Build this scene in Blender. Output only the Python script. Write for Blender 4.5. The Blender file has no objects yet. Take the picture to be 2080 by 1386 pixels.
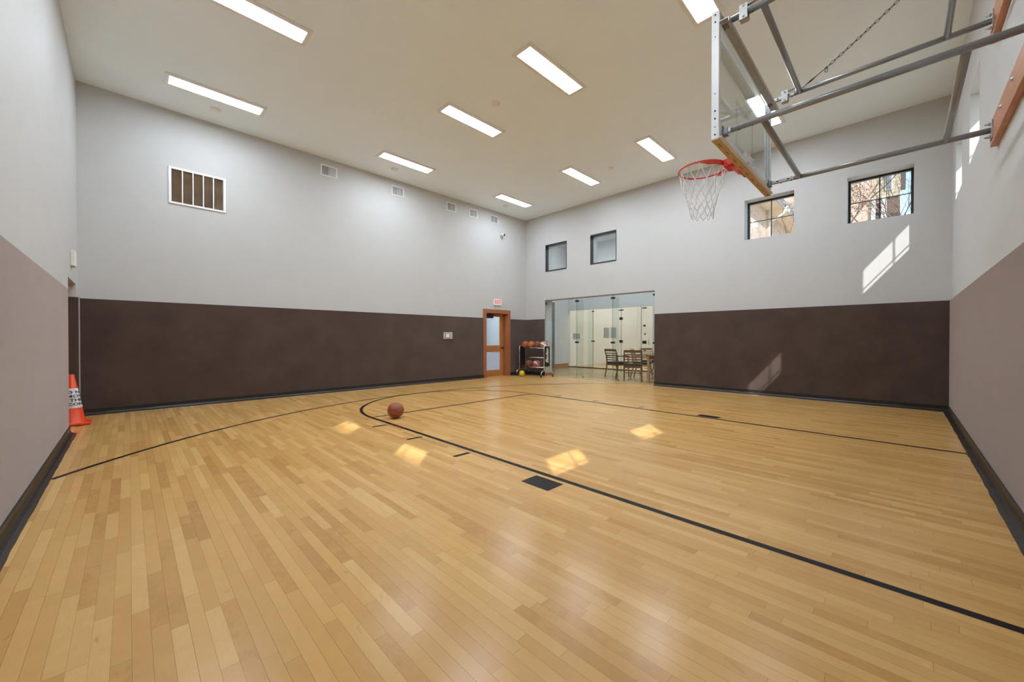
import bpy, math, random
from mathutils import Vector, Matrix

S = bpy.context.scene
COL = S.collection
PI = math.pi
# ---------------------------------------------------------------- room size (metres)
XB, YA, XL, YR, H, P = 9.539, 8.972, -0.572, -0.573, 5.179, 1.826
CAM_H = 1.205

# ================================================================= materials
def new_mat(name):
    m = bpy.data.materials.new(name); m.use_nodes = True
    nt = m.node_tree
    return m, nt, nt.nodes['Principled BSDF']

def plain(name, col, rough=0.5, metal=0.0, spec=0.5, noise=0.0, nscale=8.0, bump=0.0, bscale=60.0, sheen=0.0, emit=None, estr=0.0):
    m, nt, b = new_mat(name)
    b.inputs['Base Color'].default_value = (*col, 1)
    b.inputs['Roughness'].default_value = rough
    b.inputs['Metallic'].default_value = metal
    b.inputs['Specular IOR Level'].default_value = spec
    tc = nt.nodes.new('ShaderNodeTexCoord')
    if noise > 0:
        n = nt.nodes.new('ShaderNodeTexNoise'); n.inputs['Scale'].default_value = nscale; n.inputs['Detail'].default_value = 5
        nt.links.new(tc.outputs['Object'], n.inputs['Vector'])
        r = nt.nodes.new('ShaderNodeValToRGB')
        r.color_ramp.elements[0].position = 0.3; r.color_ramp.elements[1].position = 0.7
        r.color_ramp.elements[0].color = (*[max(0, c * (1 - noise)) for c in col], 1)
        r.color_ramp.elements[1].color = (*[min(1, c * (1 + noise)) for c in col], 1)
        nt.links.new(n.outputs['Fac'], r.inputs['Fac']); nt.links.new(r.outputs['Color'], b.inputs['Base Color'])
    if bump > 0:
        n2 = nt.nodes.new('ShaderNodeTexNoise'); n2.inputs['Scale'].default_value = bscale; n2.inputs['Detail'].default_value = 3
        nt.links.new(tc.outputs['Object'], n2.inputs['Vector'])
        bp = nt.nodes.new('ShaderNodeBump'); bp.inputs['Strength'].default_value = bump; bp.inputs['Distance'].default_value = 0.01
        nt.links.new(n2.outputs['Fac'], bp.inputs['Height']); nt.links.new(bp.outputs['Normal'], b.inputs['Normal'])
    if sheen > 0:
        b.inputs['Sheen Weight'].default_value = sheen
        b.inputs['Sheen Roughness'].default_value = 0.35
        b.inputs['Sheen Tint'].default_value = (1.0, 0.92, 0.88, 1)
    if emit:
        b.inputs['Emission Color'].default_value = (*emit, 1); b.inputs['Emission Strength'].default_value = estr
    return m

def glass_mat(name, tint, ior=1.5, rough=0.0):
    m = bpy.data.materials.new(name); m.use_nodes = True
    nt = m.node_tree; nt.nodes.clear()
    out = nt.nodes.new('ShaderNodeOutputMaterial'); mix = nt.nodes.new('ShaderNodeMixShader')
    ge = nt.nodes.new('ShaderNodeNewGeometry'); dt = nt.nodes.new('ShaderNodeVectorMath'); dt.operation = 'DOT_PRODUCT'
    nt.links.new(ge.outputs['Normal'], dt.inputs[0]); nt.links.new(ge.outputs['Incoming'], dt.inputs[1])
    def M(op, a, c=None):
        n = nt.nodes.new('ShaderNodeMath'); n.operation = op
        for i, q in enumerate((a, c)):
            if q is None: continue
            if isinstance(q, (int, float)): n.inputs[i].default_value = q
            else: nt.links.new(q, n.inputs[i])
        return n.outputs[0]
    f0 = ((ior - 1) / (ior + 1)) ** 2
    fres = M('ADD', M('MULTIPLY', M('POWER', M('SUBTRACT', 1.0, M('ABSOLUTE', dt.outputs['Value'])), 5.0), 1 - f0), f0)
    tr = nt.nodes.new('ShaderNodeBsdfTransparent'); tr.inputs['Color'].default_value = (*tint, 1)
    gl = nt.nodes.new('ShaderNodeBsdfGlossy'); gl.inputs['Roughness'].default_value = rough
    nt.links.new(fres, mix.inputs[0]); nt.links.new(tr.outputs[0], mix.inputs[1])
    nt.links.new(gl.outputs[0], mix.inputs[2]); nt.links.new(mix.outputs[0], out.inputs[0])
    return m

def wood_mat(name, c1, c2, axis=0, rough=0.4, scale=6.0, stretch=14.0):
    m, nt, b = new_mat(name)
    tc = nt.nodes.new('ShaderNodeTexCoord'); mp = nt.nodes.new('ShaderNodeMapping')
    s = [stretch] * 3; s[axis] = 1.0
    mp.inputs['Scale'].default_value = s
    n = nt.nodes.new('ShaderNodeTexNoise'); n.inputs['Scale'].default_value = scale; n.inputs['Detail'].default_value = 6; n.inputs['Distortion'].default_value = 0.6
    r = nt.nodes.new('ShaderNodeValToRGB'); r.color_ramp.elements[0].position = 0.32; r.color_ramp.elements[1].position = 0.68
    r.color_ramp.elements[0].color = (*c1, 1); r.color_ramp.elements[1].color = (*c2, 1)
    L = nt.links.new
    L(tc.outputs['Object'], mp.inputs[0]); L(mp.outputs[0], n.inputs['Vector']); L(n.outputs['Fac'], r.inputs[0]); L(r.outputs[0], b.inputs['Base Color'])
    b.inputs['Roughness'].default_value = rough
    return m

def maple_floor(name, wd=0.0572, tint=(1, 1, 1)):
    m, nt, b = new_mat(name)
    L = nt.links.new
    def M(op, a, c=None, v=None):
        n = nt.nodes.new('ShaderNodeMath'); n.operation = op
        for i, q in enumerate((a, c, v)):
            if q is None: continue
            if isinstance(q, (int, float)): n.inputs[i].default_value = q
            else: L(q, n.inputs[i])
        return n.outputs[0]
    tc = nt.nodes.new('ShaderNodeTexCoord'); sp = nt.nodes.new('ShaderNodeSeparateXYZ'); L(tc.outputs['Object'], sp.inputs[0])
    x, y = sp.outputs[0], sp.outputs[1]
    u = M('DIVIDE', x, wd); row = M('FLOOR', u); fu = M('FRACT', u)
    w1 = nt.nodes.new('ShaderNodeTexWhiteNoise'); w1.noise_dimensions = '1D'; L(row, w1.inputs['W'])
    w2 = nt.nodes.new('ShaderNodeTexWhiteNoise'); w2.noise_dimensions = '1D'; L(M('ADD', row, 41.3), w2.inputs['W'])
    ln = M('MULTIPLY_ADD', w1.outputs[0], 0.62, 0.42)
    v = M('ADD', M('DIVIDE', y, ln), M('MULTIPLY', w2.outputs[0], 17.0)); pid = M('FLOOR', v); fv = M('FRACT', v)
    cmb = nt.nodes.new('ShaderNodeCombineXYZ'); L(row, cmb.inputs[0]); L(pid, cmb.inputs[1])
    w3 = nt.nodes.new('ShaderNodeTexWhiteNoise'); w3.noise_dimensions = '3D'; L(cmb.outputs[0], w3.inputs['Vector'])
    ramp = nt.nodes.new('ShaderNodeValToRGB'); cr = ramp.color_ramp
    cols = [(0.0, (0.53, 0.29, 0.088)), (0.1, (0.59, 0.332, 0.103)), (0.3, (0.625, 0.36, 0.115)), (0.62, (0.66, 0.395, 0.13)), (0.88, (0.70, 0.43, 0.15)), (1.0, (0.73, 0.46, 0.172))]
    cr.elements[0].position, cr.elements[0].color = cols[0][0], (*cols[0][1], 1)
    cr.elements[1].position, cr.elements[1].color = cols[-1][0], (*cols[-1][1], 1)
    for p_, c_ in cols[1:-1]:
        e = cr.elements.new(p_); e.color = (*c_, 1)
    # flame figure and grain inside each board
    off = nt.nodes.new('ShaderNodeVectorMath'); off.operation = 'ADD'
    sc = nt.nodes.new('ShaderNodeVectorMath'); sc.operation = 'SCALE'; L(w3.outputs['Color'], sc.inputs[0]); sc.inputs[3].default_value = 37.0
    L(tc.outputs['Object'], off.inputs[0]); L(sc.outputs[0], off.inputs[1])
    def nz(scl, mapscale, det=4, dist=0.0):
        mp = nt.nodes.new('ShaderNodeMapping'); mp.inputs['Scale'].default_value = mapscale; L(off.outputs[0], mp.inputs[0])
        n = nt.nodes.new('ShaderNodeTexNoise'); n.inputs['Scale'].default_value = scl; n.inputs['Detail'].default_value = det; n.inputs['Distortion'].default_value = dist
        L(mp.outputs[0], n.inputs['Vector']); return n.outputs['Fac']
    grain = nz(30, (6, 0.8, 1), 5, 0.4); fig = nz(3.2, (2.0, 1.6, 1), 4, 1.6)
    val = M('ADD', w3.outputs[0], M('MULTIPLY', M('SUBTRACT', fig, 0.5), 0.42))
    val = M('ADD', val, M('MULTIPLY', M('SUBTRACT', grain, 0.5), 0.35))
    L(val, ramp.inputs[0])
    # mineral streaks and knots
    kn = nz(5.0, (3.0, 0.9, 1), 3, 2.2)
    ks = nt.nodes.new('ShaderNodeMapRange'); L(kn, ks.inputs[0]); ks.inputs[1].default_value = 0.70; ks.inputs[2].default_value = 0.80; ks.inputs[3].default_value = 0; ks.inputs[4].default_value = 0.3
    mixk = nt.nodes.new('ShaderNodeMix'); mixk.data_type = 'RGBA'; L(ks.outputs[0], mixk.inputs[0]); L(ramp.outputs[0], mixk.inputs[6]); mixk.inputs[7].default_value = (0.2, 0.09, 0.03, 1)
    # joints
    eu = M('MULTIPLY', M('MINIMUM', fu, M('SUBTRACT', 1.0, fu)), wd)
    ev = M('MULTIPLY', M('MINIMUM', fv, M('SUBTRACT', 1.0, fv)), ln)
    jw = M('MULTIPLY_ADD', w1.outputs[0], 0.0005, 0.0003)
    ju = M('LESS_THAN', eu, jw); jv = M('LESS_THAN', ev, 0.0006)
    j = M('MULTIPLY', M('MAXIMUM', ju, jv), 0.72)
    mj = nt.nodes.new('ShaderNodeMix'); mj.data_type = 'RGBA'; L(j, mj.inputs[0]); L(mixk.outputs[2], mj.inputs[6]); mj.inputs[7].default_value = (0.10, 0.045, 0.015, 1)
    tn = nt.nodes.new('ShaderNodeMix'); tn.data_type = 'RGBA'; tn.blend_type = 'MULTIPLY'; tn.inputs[0].default_value = 1
    L(mj.outputs[2], tn.inputs[6]); tn.inputs[7].default_value = (*tint, 1)
    L(tn.outputs[2], b.inputs['Base Color'])
    n3 = nt.nodes.new('ShaderNodeTexNoise'); n3.inputs['Scale'].default_value = 1.4; n3.inputs['Detail'].default_value = 3; L(tc.outputs['Object'], n3.inputs['Vector'])
    rr = nt.nodes.new('ShaderNodeMapRange'); L(n3.outputs['Fac'], rr.inputs[0]); rr.inputs[3].default_value = 0.19; rr.inputs[4].default_value = 0.28
    L(rr.outputs[0], b.inputs['Roughness'])
    b.inputs['Specular IOR Level'].default_value = 0.31
    # each board cups slightly, which softens reflections along the boards
    cup = M('MULTIPLY', M('POWER', M('ABSOLUTE', M('SUBTRACT', fu, 0.5)), 2.0), -0.0012)
    hh = M('ADD', cup, M('MULTIPLY', n3.outputs['Fac'], 0.004))
    bp = nt.nodes.new('ShaderNodeBump'); bp.inputs['Strength'].default_value = 0.35; bp.inputs['Distance'].default_value = 1.0
    L(hh, bp.inputs['Height']); L(bp.outputs[0], b.inputs['Normal'])
    return m

def brick_mat(name, c1, c2, mortar, horiz='x'):
    m, nt, b = new_mat(name)
    L = nt.links.new
    tc = nt.nodes.new('ShaderNodeTexCoord'); sp = nt.nodes.new('ShaderNodeSeparateXYZ'); cb = nt.nodes.new('ShaderNodeCombineXYZ')
    L(tc.outputs['Object'], sp.inputs[0]); L(sp.outputs[0 if horiz == 'x' else 1], cb.inputs[0]); L(sp.outputs[2], cb.inputs[1])
    bt = nt.nodes.new('ShaderNodeTexBrick'); L(cb.outputs[0], bt.inputs['Vector'])
    bt.inputs['Color1'].default_value = (*c1, 1); bt.inputs['Color2'].default_value = (*c2, 1); bt.inputs['Mortar'].default_value = (*mortar, 1)
    bt.inputs['Scale'].default_value = 1.0; bt.inputs['Brick Width'].default_value = 0.23; bt.inputs['Row Height'].default_value = 0.078
    bt.inputs['Mortar Size'].default_value = 0.008
    bt.inputs['Bias'].default_value = -0.3
    L(bt.outputs['Color'], b.inputs['Base Color']); b.inputs['Roughness'].default_value = 0.85
    return m

def carpet_mat(name, col):
    m, nt, b = new_mat(name); L = nt.links.new
    tc = nt.nodes.new('ShaderNodeTexCoord')
    n = nt.nodes.new('ShaderNodeTexNoise'); n.inputs['Scale'].default_value = 160; n.inputs['Detail'].default_value = 2; L(tc.outputs['Object'], n.inputs['Vector'])
    n2 = nt.nodes.new('ShaderNodeTexNoise'); n2.inputs['Scale'].default_value = 2.2; n2.inputs['Detail'].default_value = 5; L(tc.outputs['Object'], n2.inputs['Vector'])
    r = nt.nodes.new('ShaderNodeValToRGB'); r.color_ramp.elements[0].position = 0.3; r.color_ramp.elements[1].position = 0.75
    r.color_ramp.elements[0].color = (*[c * 0.55 for c in col], 1); r.color_ramp.elements[1].color = (*[c * 1.45 for c in col], 1)
    mx = nt.nodes.new('ShaderNodeMath'); mx.operation = 'MULTIPLY_ADD'; L(n2.outputs['Fac'], mx.inputs[0]); mx.inputs[1].default_value = 0.35
    ad = nt.nodes.new('ShaderNodeMath'); ad.operation = 'MULTIPLY'; L(n.outputs['Fac'], ad.inputs[0]); ad.inputs[1].default_value = 0.65
    L(ad.outputs[0], mx.inputs[2]); L(mx.outputs[0], r.inputs[0]); L(r.outputs[0], b.inputs['Base Color'])
    bp = nt.nodes.new('ShaderNodeBump'); bp.inputs['Strength'].default_value = 0.6; bp.inputs['Distance'].default_value = 0.004
    L(n.outputs['Fac'], bp.inputs['Height']); L(bp.outputs[0], b.inputs['Normal'])
    b.inputs['Roughness'].default_value = 0.95; b.inputs['Specular IOR Level'].default_value = 0.1
    b.inputs['Sheen Weight'].default_value = 0.62; b.inputs['Sheen Roughness'].default_value = 0.5
    b.inputs['Sheen Tint'].default_value = (1.0, 0.86, 0.8, 1)
    return m

def ball_mat(name, c1, c2=None, seam=(0.02, 0.012, 0.01), width=0.045):
    m, nt, b = new_mat(name); L = nt.links.new
    def M(op, a, c=None, v=None):
        n = nt.nodes.new('ShaderNodeMath'); n.operation = op
        for i, q in enumerate((a, c, v)):
            if q is None: continue
            if isinstance(q, (int, float)): n.inputs[i].default_value = q
            else: L(q, n.inputs[i])
        return n.outputs[0]
    tc = nt.nodes.new('ShaderNodeTexCoord'); nm = nt.nodes.new('ShaderNodeVectorMath'); nm.operation = 'NORMALIZE'
    L(tc.outputs['Object'], nm.inputs[0]); sp = nt.nodes.new('ShaderNodeSeparateXYZ'); L(nm.outputs[0], sp.inputs[0])
    x, y, z = sp.outputs
    a1 = M('ABSOLUTE', x); a2 = M('ABSOLUTE', z)
    curve = M('MULTIPLY_ADD', M('MULTIPLY', x, x), 0.32, 0.42)
    a3 = M('ABSOLUTE', M('SUBTRACT', M('ABSOLUTE', z), curve))
    d = M('MINIMUM', M('MINIMUM', a1, a2), a3)
    s = M('LESS_THAN', d, width * 0.5)
    mx = nt.nodes.new('ShaderNodeMix'); mx.data_type = 'RGBA'; L(s, mx.inputs[0]); mx.inputs[7].default_value = (*seam, 1)
    if c2:
        sel = M('GREATER_THAN', M('MULTIPLY', M('MULTIPLY', x, z), M('SUBTRACT', M('ABSOLUTE', z), curve)), 0)
        m2 = nt.nodes.new('ShaderNodeMix'); m2.data_type = 'RGBA'; L(sel, m2.inputs[0]); m2.inputs[6].default_value = (*c1, 1); m2.inputs[7].default_value = (*c2, 1)
        L(m2.outputs[2], mx.inputs[6])
    else:
        mx.inputs[6].default_value = (*c1, 1)
    L(mx.outputs[2], b.inputs['Base Color']); b.inputs['Roughness'].default_value = 0.55
    vn = nt.nodes.new('ShaderNodeTexVoronoi'); vn.inputs['Scale'].default_value = 320; L(tc.outputs['Object'], vn.inputs['Vector'])
    h = M('SUBTRACT', M('MULTIPLY', vn.outputs['Distance'], 0.3), M('MULTIPLY', s, 0.8))
    bp = nt.nodes.new('ShaderNodeBump'); bp.inputs['Strength'].default_value = 0.4; bp.inputs['Distance'].default_value = 0.002
    L(h, bp.inputs['Height']); L(bp.outputs[0], b.inputs['Normal'])
    return m

M_WALL = plain('wall_paint', (0.55, 0.55, 0.54), 0.6, spec=0.25, noise=0.012, nscale=3, bump=0.12, bscale=90)
M_CEIL = plain('ceiling_paint', (0.86, 0.95, 1.0), 0.5, spec=0.3, noise=0.01, nscale=2)
M_CARPET = carpet_mat('wall_carpet', (0.080, 0.054, 0.044))
M_FLOOR = maple_floor('maple_floor', 0.0572, (0.95, 0.915, 0.91))
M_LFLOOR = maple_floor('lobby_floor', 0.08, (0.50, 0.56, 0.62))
M_LINE = plain('black_floor_paint', (0.012, 0.010, 0.009), 0.3, spec=0.12, noise=0.15, nscale=20)
M_RUBBER = plain('black_rubber', (0.022, 0.019, 0.018), 0.32, noise=0.25, nscale=12)
M_BLACK = plain('black_metal', (0.018, 0.018, 0.02), 0.45)
M_BLACKM = plain('black_fittings', (0.02, 0.02, 0.02), 0.35, metal=0.3)
M_WHITE = plain('white_plastic', (0.78, 0.78, 0.76), 0.4)
M_WHITEM = plain('white_enamel', (0.82, 0.82, 0.80), 0.35)
M_CREAM = plain('cream_plastic', (0.78, 0.76, 0.70), 0.45)
M_GREY = plain('grey_metal', (0.42, 0.42, 0.42), 0.42, metal=0.25, noise=0.04, nscale=5)
M_PIPE = plain('painted_steel_pipe', (0.27, 0.28, 0.29), 0.28, metal=0.3)
M_GALV = plain('galvanised_steel', (0.50, 0.50, 0.49), 0.42, metal=0.7, noise=0.12, nscale=25)
M_BRKT = plain('dull_steel', (0.26, 0.26, 0.26), 0.45, metal=0.6)
M_ALU = plain('aluminium', (0.84, 0.85, 0.86), 0.4, metal=0.1, noise=0.03)
M_CHROME = plain('chrome', (0.75, 0.76, 0.78), 0.18, metal=1.0)
M_DARKHOLE = plain('bolt_dark', (0.05, 0.05, 0.05), 0.5, metal=0.4)
M_RED = plain('red_powder_coat', (0.62, 0.035, 0.018), 0.35)
M_NET = plain('white_cord', (0.80, 0.80, 0.78), 0.8)
M_TAPE = wood_mat('golden_board', (0.50, 0.31, 0.12), (0.62, 0.42, 0.2), 0, 0.5, 5)
M_LEDGER = wood_mat('orange_fir', (0.42, 0.16, 0.065), (0.58, 0.26, 0.12), 0, 0.35, 5, 10)
M_DOORW = wood_mat('door_wood', (0.40, 0.15, 0.035), (0.55, 0.24, 0.07), 2, 0.3, 5, 10)
M_FRAMEW = wood_mat('frame_wood', (0.32, 0.10, 0.035), (0.45, 0.17, 0.07), 2, 0.3, 5, 12)
M_BASEW = wood_mat('base_wood', (0.33, 0.14, 0.05), (0.45, 0.2, 0.08), 0, 0.35, 4, 10)
M_CHAIRW = wood_mat('chair_wood', (0.12, 0.05, 0.02), (0.24, 0.11, 0.05), 2, 0.4, 6, 8)
M_CHAIRL = wood_mat('light_chair_wood', (0.40, 0.22, 0.09), (0.55, 0.34, 0.16), 2, 0.4, 6, 8)
M_SEAT = plain('dark_cushion', (0.03, 0.03, 0.045), 0.8)
M_GLASS = glass_mat('clear_glass', (0.96, 0.98, 0.97))
M_BGLASS = glass_mat('board_glass', (0.93, 0.955, 0.945), 1.6)
M_LGLASS = glass_mat('green_glass', (0.955, 0.978, 0.962), 1.5)
M_FIN = glass_mat('fin_glass', (0.93, 0.965, 0.945), 1.5)
M_GEDGE = plain('glass_edge', (0.10, 0.19, 0.16), 0.2)
M_FILTER = plain('brown_filter', (0.42, 0.31, 0.2), 0.9, noise=0.2, nscale=6)
M_DUCT = plain('duct_dark', (0.10, 0.10, 0.10), 0.8)
M_CONE = plain('orange_pvc', (0.85, 0.07, 0.012), 0.35)
M_SLEEVE = plain('white_sleeve', (0.78, 0.80, 0.84), 0.35)
M_INK = plain('black_ink', (0.015, 0.018, 0.03), 0.5)
M_REDINK = plain('red_letters', (0.65, 0.04, 0.02), 0.5, emit=(0.8, 0.05, 0.02), estr=0.25)
M_GREYBLUE = plain('slate_panel', (0.13, 0.17, 0.19), 0.35)
M_LOBBY = plain('lobby_wall', (0.60, 0.60, 0.60), 0.6)
M_COURT = plain('court_wall', (0.82, 0.80, 0.78), 0.5)
M_HALLW = plain('hall_wall', (0.72, 0.78, 0.84), 0.5)
M_PAPER = plain('notice_paper', (0.32, 0.34, 0.36), 0.7, noise=0.5, nscale=60)
M_BRICKX = brick_mat('pink_brick_side', (0.46, 0.33, 0.26), (0.28, 0.19, 0.16), (0.52, 0.45, 0.38), 'x')
M_BRICKY = brick_mat('pink_brick_front', (0.52, 0.34, 0.25), (0.40, 0.25, 0.18), (0.56, 0.45, 0.36), 'y')
M_SOFFIT = None
M_ROOF = plain('roof_shingle', (0.16, 0.14, 0.13), 0.9, noise=0.3, nscale=4)
M_TRIMW = plain('white_trim', (0.55, 0.54, 0.52), 0.5)
M_GUTTER = plain('grey_gutter', (0.36, 0.36, 0.38), 0.5)
M_BARK = plain('pale_bark', (0.12, 0.09, 0.07), 0.9, noise=0.3, nscale=12)
M_LEAF = plain('dry_leaf', (0.40, 0.28, 0.20), 0.8, noise=0.3, nscale=5)
M_GROUND = plain('ground', (0.60, 0.58, 0.52), 0.95, noise=0.3, nscale=1)
M_PANEL = plain('light_diffuser', (0.9, 0.9, 0.88), 0.5, emit=(0.865, 0.965, 1.08), estr=12.5)
M_CPANEL = plain('court_diffuser', (0.9, 0.9, 0.88), 0.5, emit=(1.0, 0.97, 0.95), estr=6.0)
M_HPANEL = plain('hall_glow', (0.9, 0.9, 0.88), 0.5, emit=(0.85, 0.93, 1.0), estr=2.0)  # glow of the added hall panel, in place of daylight

def siding_mat(name, col, axis, pitch):
    m, nt, b = new_mat(name); L = nt.links.new
    tc = nt.nodes.new('ShaderNodeTexCoord'); sp = nt.nodes.new('ShaderNodeSeparateXYZ'); L(tc.outputs['Object'], sp.inputs[0])
    d = nt.nodes.new('ShaderNodeMath'); d.operation = 'DIVIDE'; L(sp.outputs[axis], d.inputs[0]); d.inputs[1].default_value = pitch
    f = nt.nodes.new('ShaderNodeMath'); f.operation = 'FRACT'; L(d.outputs[0], f.inputs[0])
    lt = nt.nodes.new('ShaderNodeMath'); lt.operation = 'LESS_THAN'; L(f.outputs[0], lt.inputs[0]); lt.inputs[1].default_value = 0.14
    mx = nt.nodes.new('ShaderNodeMix'); mx.data_type = 'RGBA'; L(lt.outputs[0], mx.inputs[0]); mx.inputs[6].default_value = (*col, 1); mx.inputs[7].default_value = (*[c * 0.5 for c in col], 1)
    L(mx.outputs[2], b.inputs['Base Color']); b.inputs['Roughness'].default_value = 0.7
    return m
M_SOFFIT = siding_mat('tan_soffit', (0.70, 0.58, 0.40), 0, 0.12)
M_SIDING = siding_mat('tan_siding', (0.38, 0.31, 0.21), 2, 0.15)

# ================================================================= mesh builder
class MB:
    def __init__(self): self.v = []; self.f = []; self.sm = []
    def _add(self, vs, fs, smooth=False):
        o = len(self.v); self.v += [tuple(p) for p in vs]
        self.f += [tuple(i + o for i in f) for f in fs]; self.sm += [smooth] * len(fs)
        return self
    def box(self, x0, x1, y0, y1, z0, z1):
        if x0 > x1: x0, x1 = x1, x0
        if y0 > y1: y0, y1 = y1, y0
        if z0 > z1: z0, z1 = z1, z0
        vs = [(x, y, z) for z in (z0, z1) for y in (y0, y1) for x in (x0, x1)]
        return self._add(vs, [(0, 2, 3, 1), (4, 5, 7, 6), (0, 1, 5, 4), (2, 6, 7, 3), (0, 4, 6, 2), (1, 3, 7, 5)])
    def bar(self, p0, p1, w, h, up=(0, 0, 1)):
        p0, p1 = Vector(p0), Vector(p1); d = (p1 - p0).normalized(); up = Vector(up)
        if abs(d.dot(up)) > 0.99: up = Vector((1, 0, 0))
        s = d.cross(up).normalized(); t = s.cross(d)
        vs = [p + s * a * w / 2 + t * b_ * h / 2 for p in (p0, p1) for b_ in (-1, 1) for a in (-1, 1)]
        return self._add(vs, [(0, 1, 3, 2), (4, 6, 7, 5), (0, 4, 5, 1), (2, 3, 7, 6), (0, 2, 6, 4), (1, 5, 7, 3)])
    def tube(self, pts, r, n=12, closed=False, caps=True):
        pts = [Vector(p) for p in pts]; N = len(pts)
        rs = r if isinstance(r, (list, tuple)) else [r] * N
        rings = []; prev = None
        for i, p in enumerate(pts):
            if closed: d = pts[(i + 1) % N] - pts[i - 1]
            else: d = pts[min(i + 1, N - 1)] - pts[max(i - 1, 0)]
            d.normalize()
            if prev is None:
                a = Vector((0, 0, 1)) if abs(d.z) < 0.9 else Vector((1, 0, 0))
                s = d.cross(a).normalized()
            else:
                s = (prev - d * prev.dot(d)).normalized()
            prev = s; t = d.cross(s)
            rings.append([p + (s * math.cos(2 * PI * k / n) + t * math.sin(2 * PI * k / n)) * rs[i] for k in range(n)])
        vs = [q for R_ in rings for q in R_]; fs = []
        for i in range(N if closed else N - 1):
            j = (i + 1) % N
            for k in range(n):
                fs.append((i * n + k, i * n + (k + 1) % n, j * n + (k + 1) % n, j * n + k))
        self._add(vs, fs, True)
        if caps and not closed:
            o = len(self.v) - len(vs)
            self.f.append(tuple(o + k for k in reversed(range(n)))); self.sm.append(False)
            self.f.append(tuple(o + (N - 1) * n + k for k in range(n))); self.sm.append(False)
        return self
    def lathe(self, prof, c=(0, 0, 0), n=32, axis='z', smooth=True):
        vs = []; fs = []
        for r, h in prof:
            for k in range(n):
                a = 2 * PI * k / n; q = (r * math.cos(a), r * math.sin(a), h)
                if axis == 'y': q = (q[0], q[2], -q[1])
                if axis == 'x': q = (q[2], q[0], q[1])
                vs.append((c[0] + q[0], c[1] + q[1], c[2] + q[2]))
        for i in range(len(prof) - 1):
            for k in range(n):
                fs.append((i * n + k, i * n + (k + 1) % n, (i + 1) * n + (k + 1) % n, (i + 1) * n + k))
        return self._add(vs, fs, smooth)
    def poly(self, pts): return self._add(pts, [tuple(range(len(pts)))])
    def prism(self, prof, axis, a0, a1):
        """prof: 2D points; axis 'x': (y,z) profile swept in x; 'y': (x,z); 'z': (x,y)"""
        n = len(prof)
        def q(p, a): return {'x': (a, p[0], p[1]), 'y': (p[0], a, p[1]), 'z': (p[0], p[1], a)}[axis]
        vs = [q(p, a0) for p in prof] + [q(p, a1) for p in prof]
        fs = [tuple(range(n)), tuple(reversed(range(n, 2 * n)))] + [(i, i + n, (i + 1) % n + n, (i + 1) % n) for i in range(n)]
        return self._add(vs, fs)
    def sphere(self, c, r, n=32, m=20, scale=(1, 1, 1)):
        prof = []
        vs = [(c[0], c[1], c[2] - r * scale[2])]; fs = []
        for i in range(1, m):
            t = PI * i / m
            for k in range(n):
                a = 2 * PI * k / n
                vs.append((c[0] + r * scale[0] * math.sin(t) * math.cos(a), c[1] + r * scale[1] * math.sin(t) * math.sin(a), c[2] - r * scale[2] * math.cos(t)))
        vs.append((c[0], c[1], c[2] + r * scale[2]))
        for k in range(n):
            fs.append((0, 1 + (k + 1) % n, 1 + k)); l = 1 + (m - 2) * n
            fs.append((l + k, l + (k + 1) % n, len(vs) - 1))
        for i in range(m - 2):
            for k in range(n):
                fs.append((1 + i * n + k, 1 + i * n + (k + 1) % n, 1 + (i + 1) * n + (k + 1) % n, 1 + (i + 1) * n + k))
        return self._add(vs, fs, True)
    def build(self, name, m, parent=None, bevel=0.0, fix=True):
        import bmesh
        me = bpy.data.meshes.new(name); me.from_pydata(self.v, [], self.f)
        me.polygons.foreach_set('use_smooth', self.sm); me.materials.append(m)
        if fix:
            bm = bmesh.new(); bm.from_mesh(me); bmesh.ops.recalc_face_normals(bm, faces=bm.faces); bm.to_mesh(me); bm.free()
        me.update()
        o = bpy.data.objects.new(name, me); COL.objects.link(o)
        if parent: o.parent = parent
        if bevel:
            md = o.modifiers.new('bevel', 'BEVEL'); md.width = bevel; md.segments = 2; md.limit_method = 'ANGLE'
        return o

def tag(o, label, cat, group=None, kind=None):
    if label: o['label'] = label
    if cat: o['category'] = cat
    if group: o['group'] = group
    if kind: o['kind'] = kind
    return o
def thing(name, label, cat, loc=(0, 0, 0), rotz=0.0, group=None):
    o = bpy.data.objects.new(name, None); COL.objects.link(o); o.location = loc; o.rotation_euler = (0, 0, rotz)
    o.empty_display_size = 0.1
    return tag(o, label, cat, group)
def struct(o): o['kind'] = 'structure'; return o
def sempty(name, loc=(0, 0, 0)):
    o = bpy.data.objects.new(name, None); COL.objects.link(o); o.location = loc; o['kind'] = 'structure'; return o
def copy_tree(o, parent=None):
    c = o.copy(); COL.objects.link(c); c.parent = parent
    for ch in [q for q in list(COL.objects) if q.parent == o]: copy_tree(ch, c)
    return c

def text_verts(s, size, font_shear=0.0, extrude=0.0, spacing=1.0, bold=0.0):
    cu = bpy.data.curves.new('t', 'FONT'); cu.body = s; cu.size = size; cu.align_x = 'CENTER'; cu.align_y = 'CENTER'
    cu.shear = font_shear; cu.extrude = extrude; cu.space_character = spacing; cu.offset = bold; cu.resolution_u = 3
    o = bpy.data.objects.new('t', cu); COL.objects.link(o)
    dg = bpy.context.evaluated_depsgraph_get(); dg.update()
    me = o.evaluated_get(dg).to_mesh()
    vs = [tuple(v.co) for v in me.vertices]; fs = [tuple(p.vertices) for p in me.polygons]
    o.evaluated_get(dg).to_mesh_clear()
    bpy.data.objects.remove(o); bpy.data.curves.remove(cu)
    return vs, fs
def text_obj(name, s, size, fn, m, parent, **kw):
    vs, fs = text_verts(s, size, **kw)
    b = MB(); b._add([fn(v) for v in vs], fs); return b.build(name, m, parent, fix=False)

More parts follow.
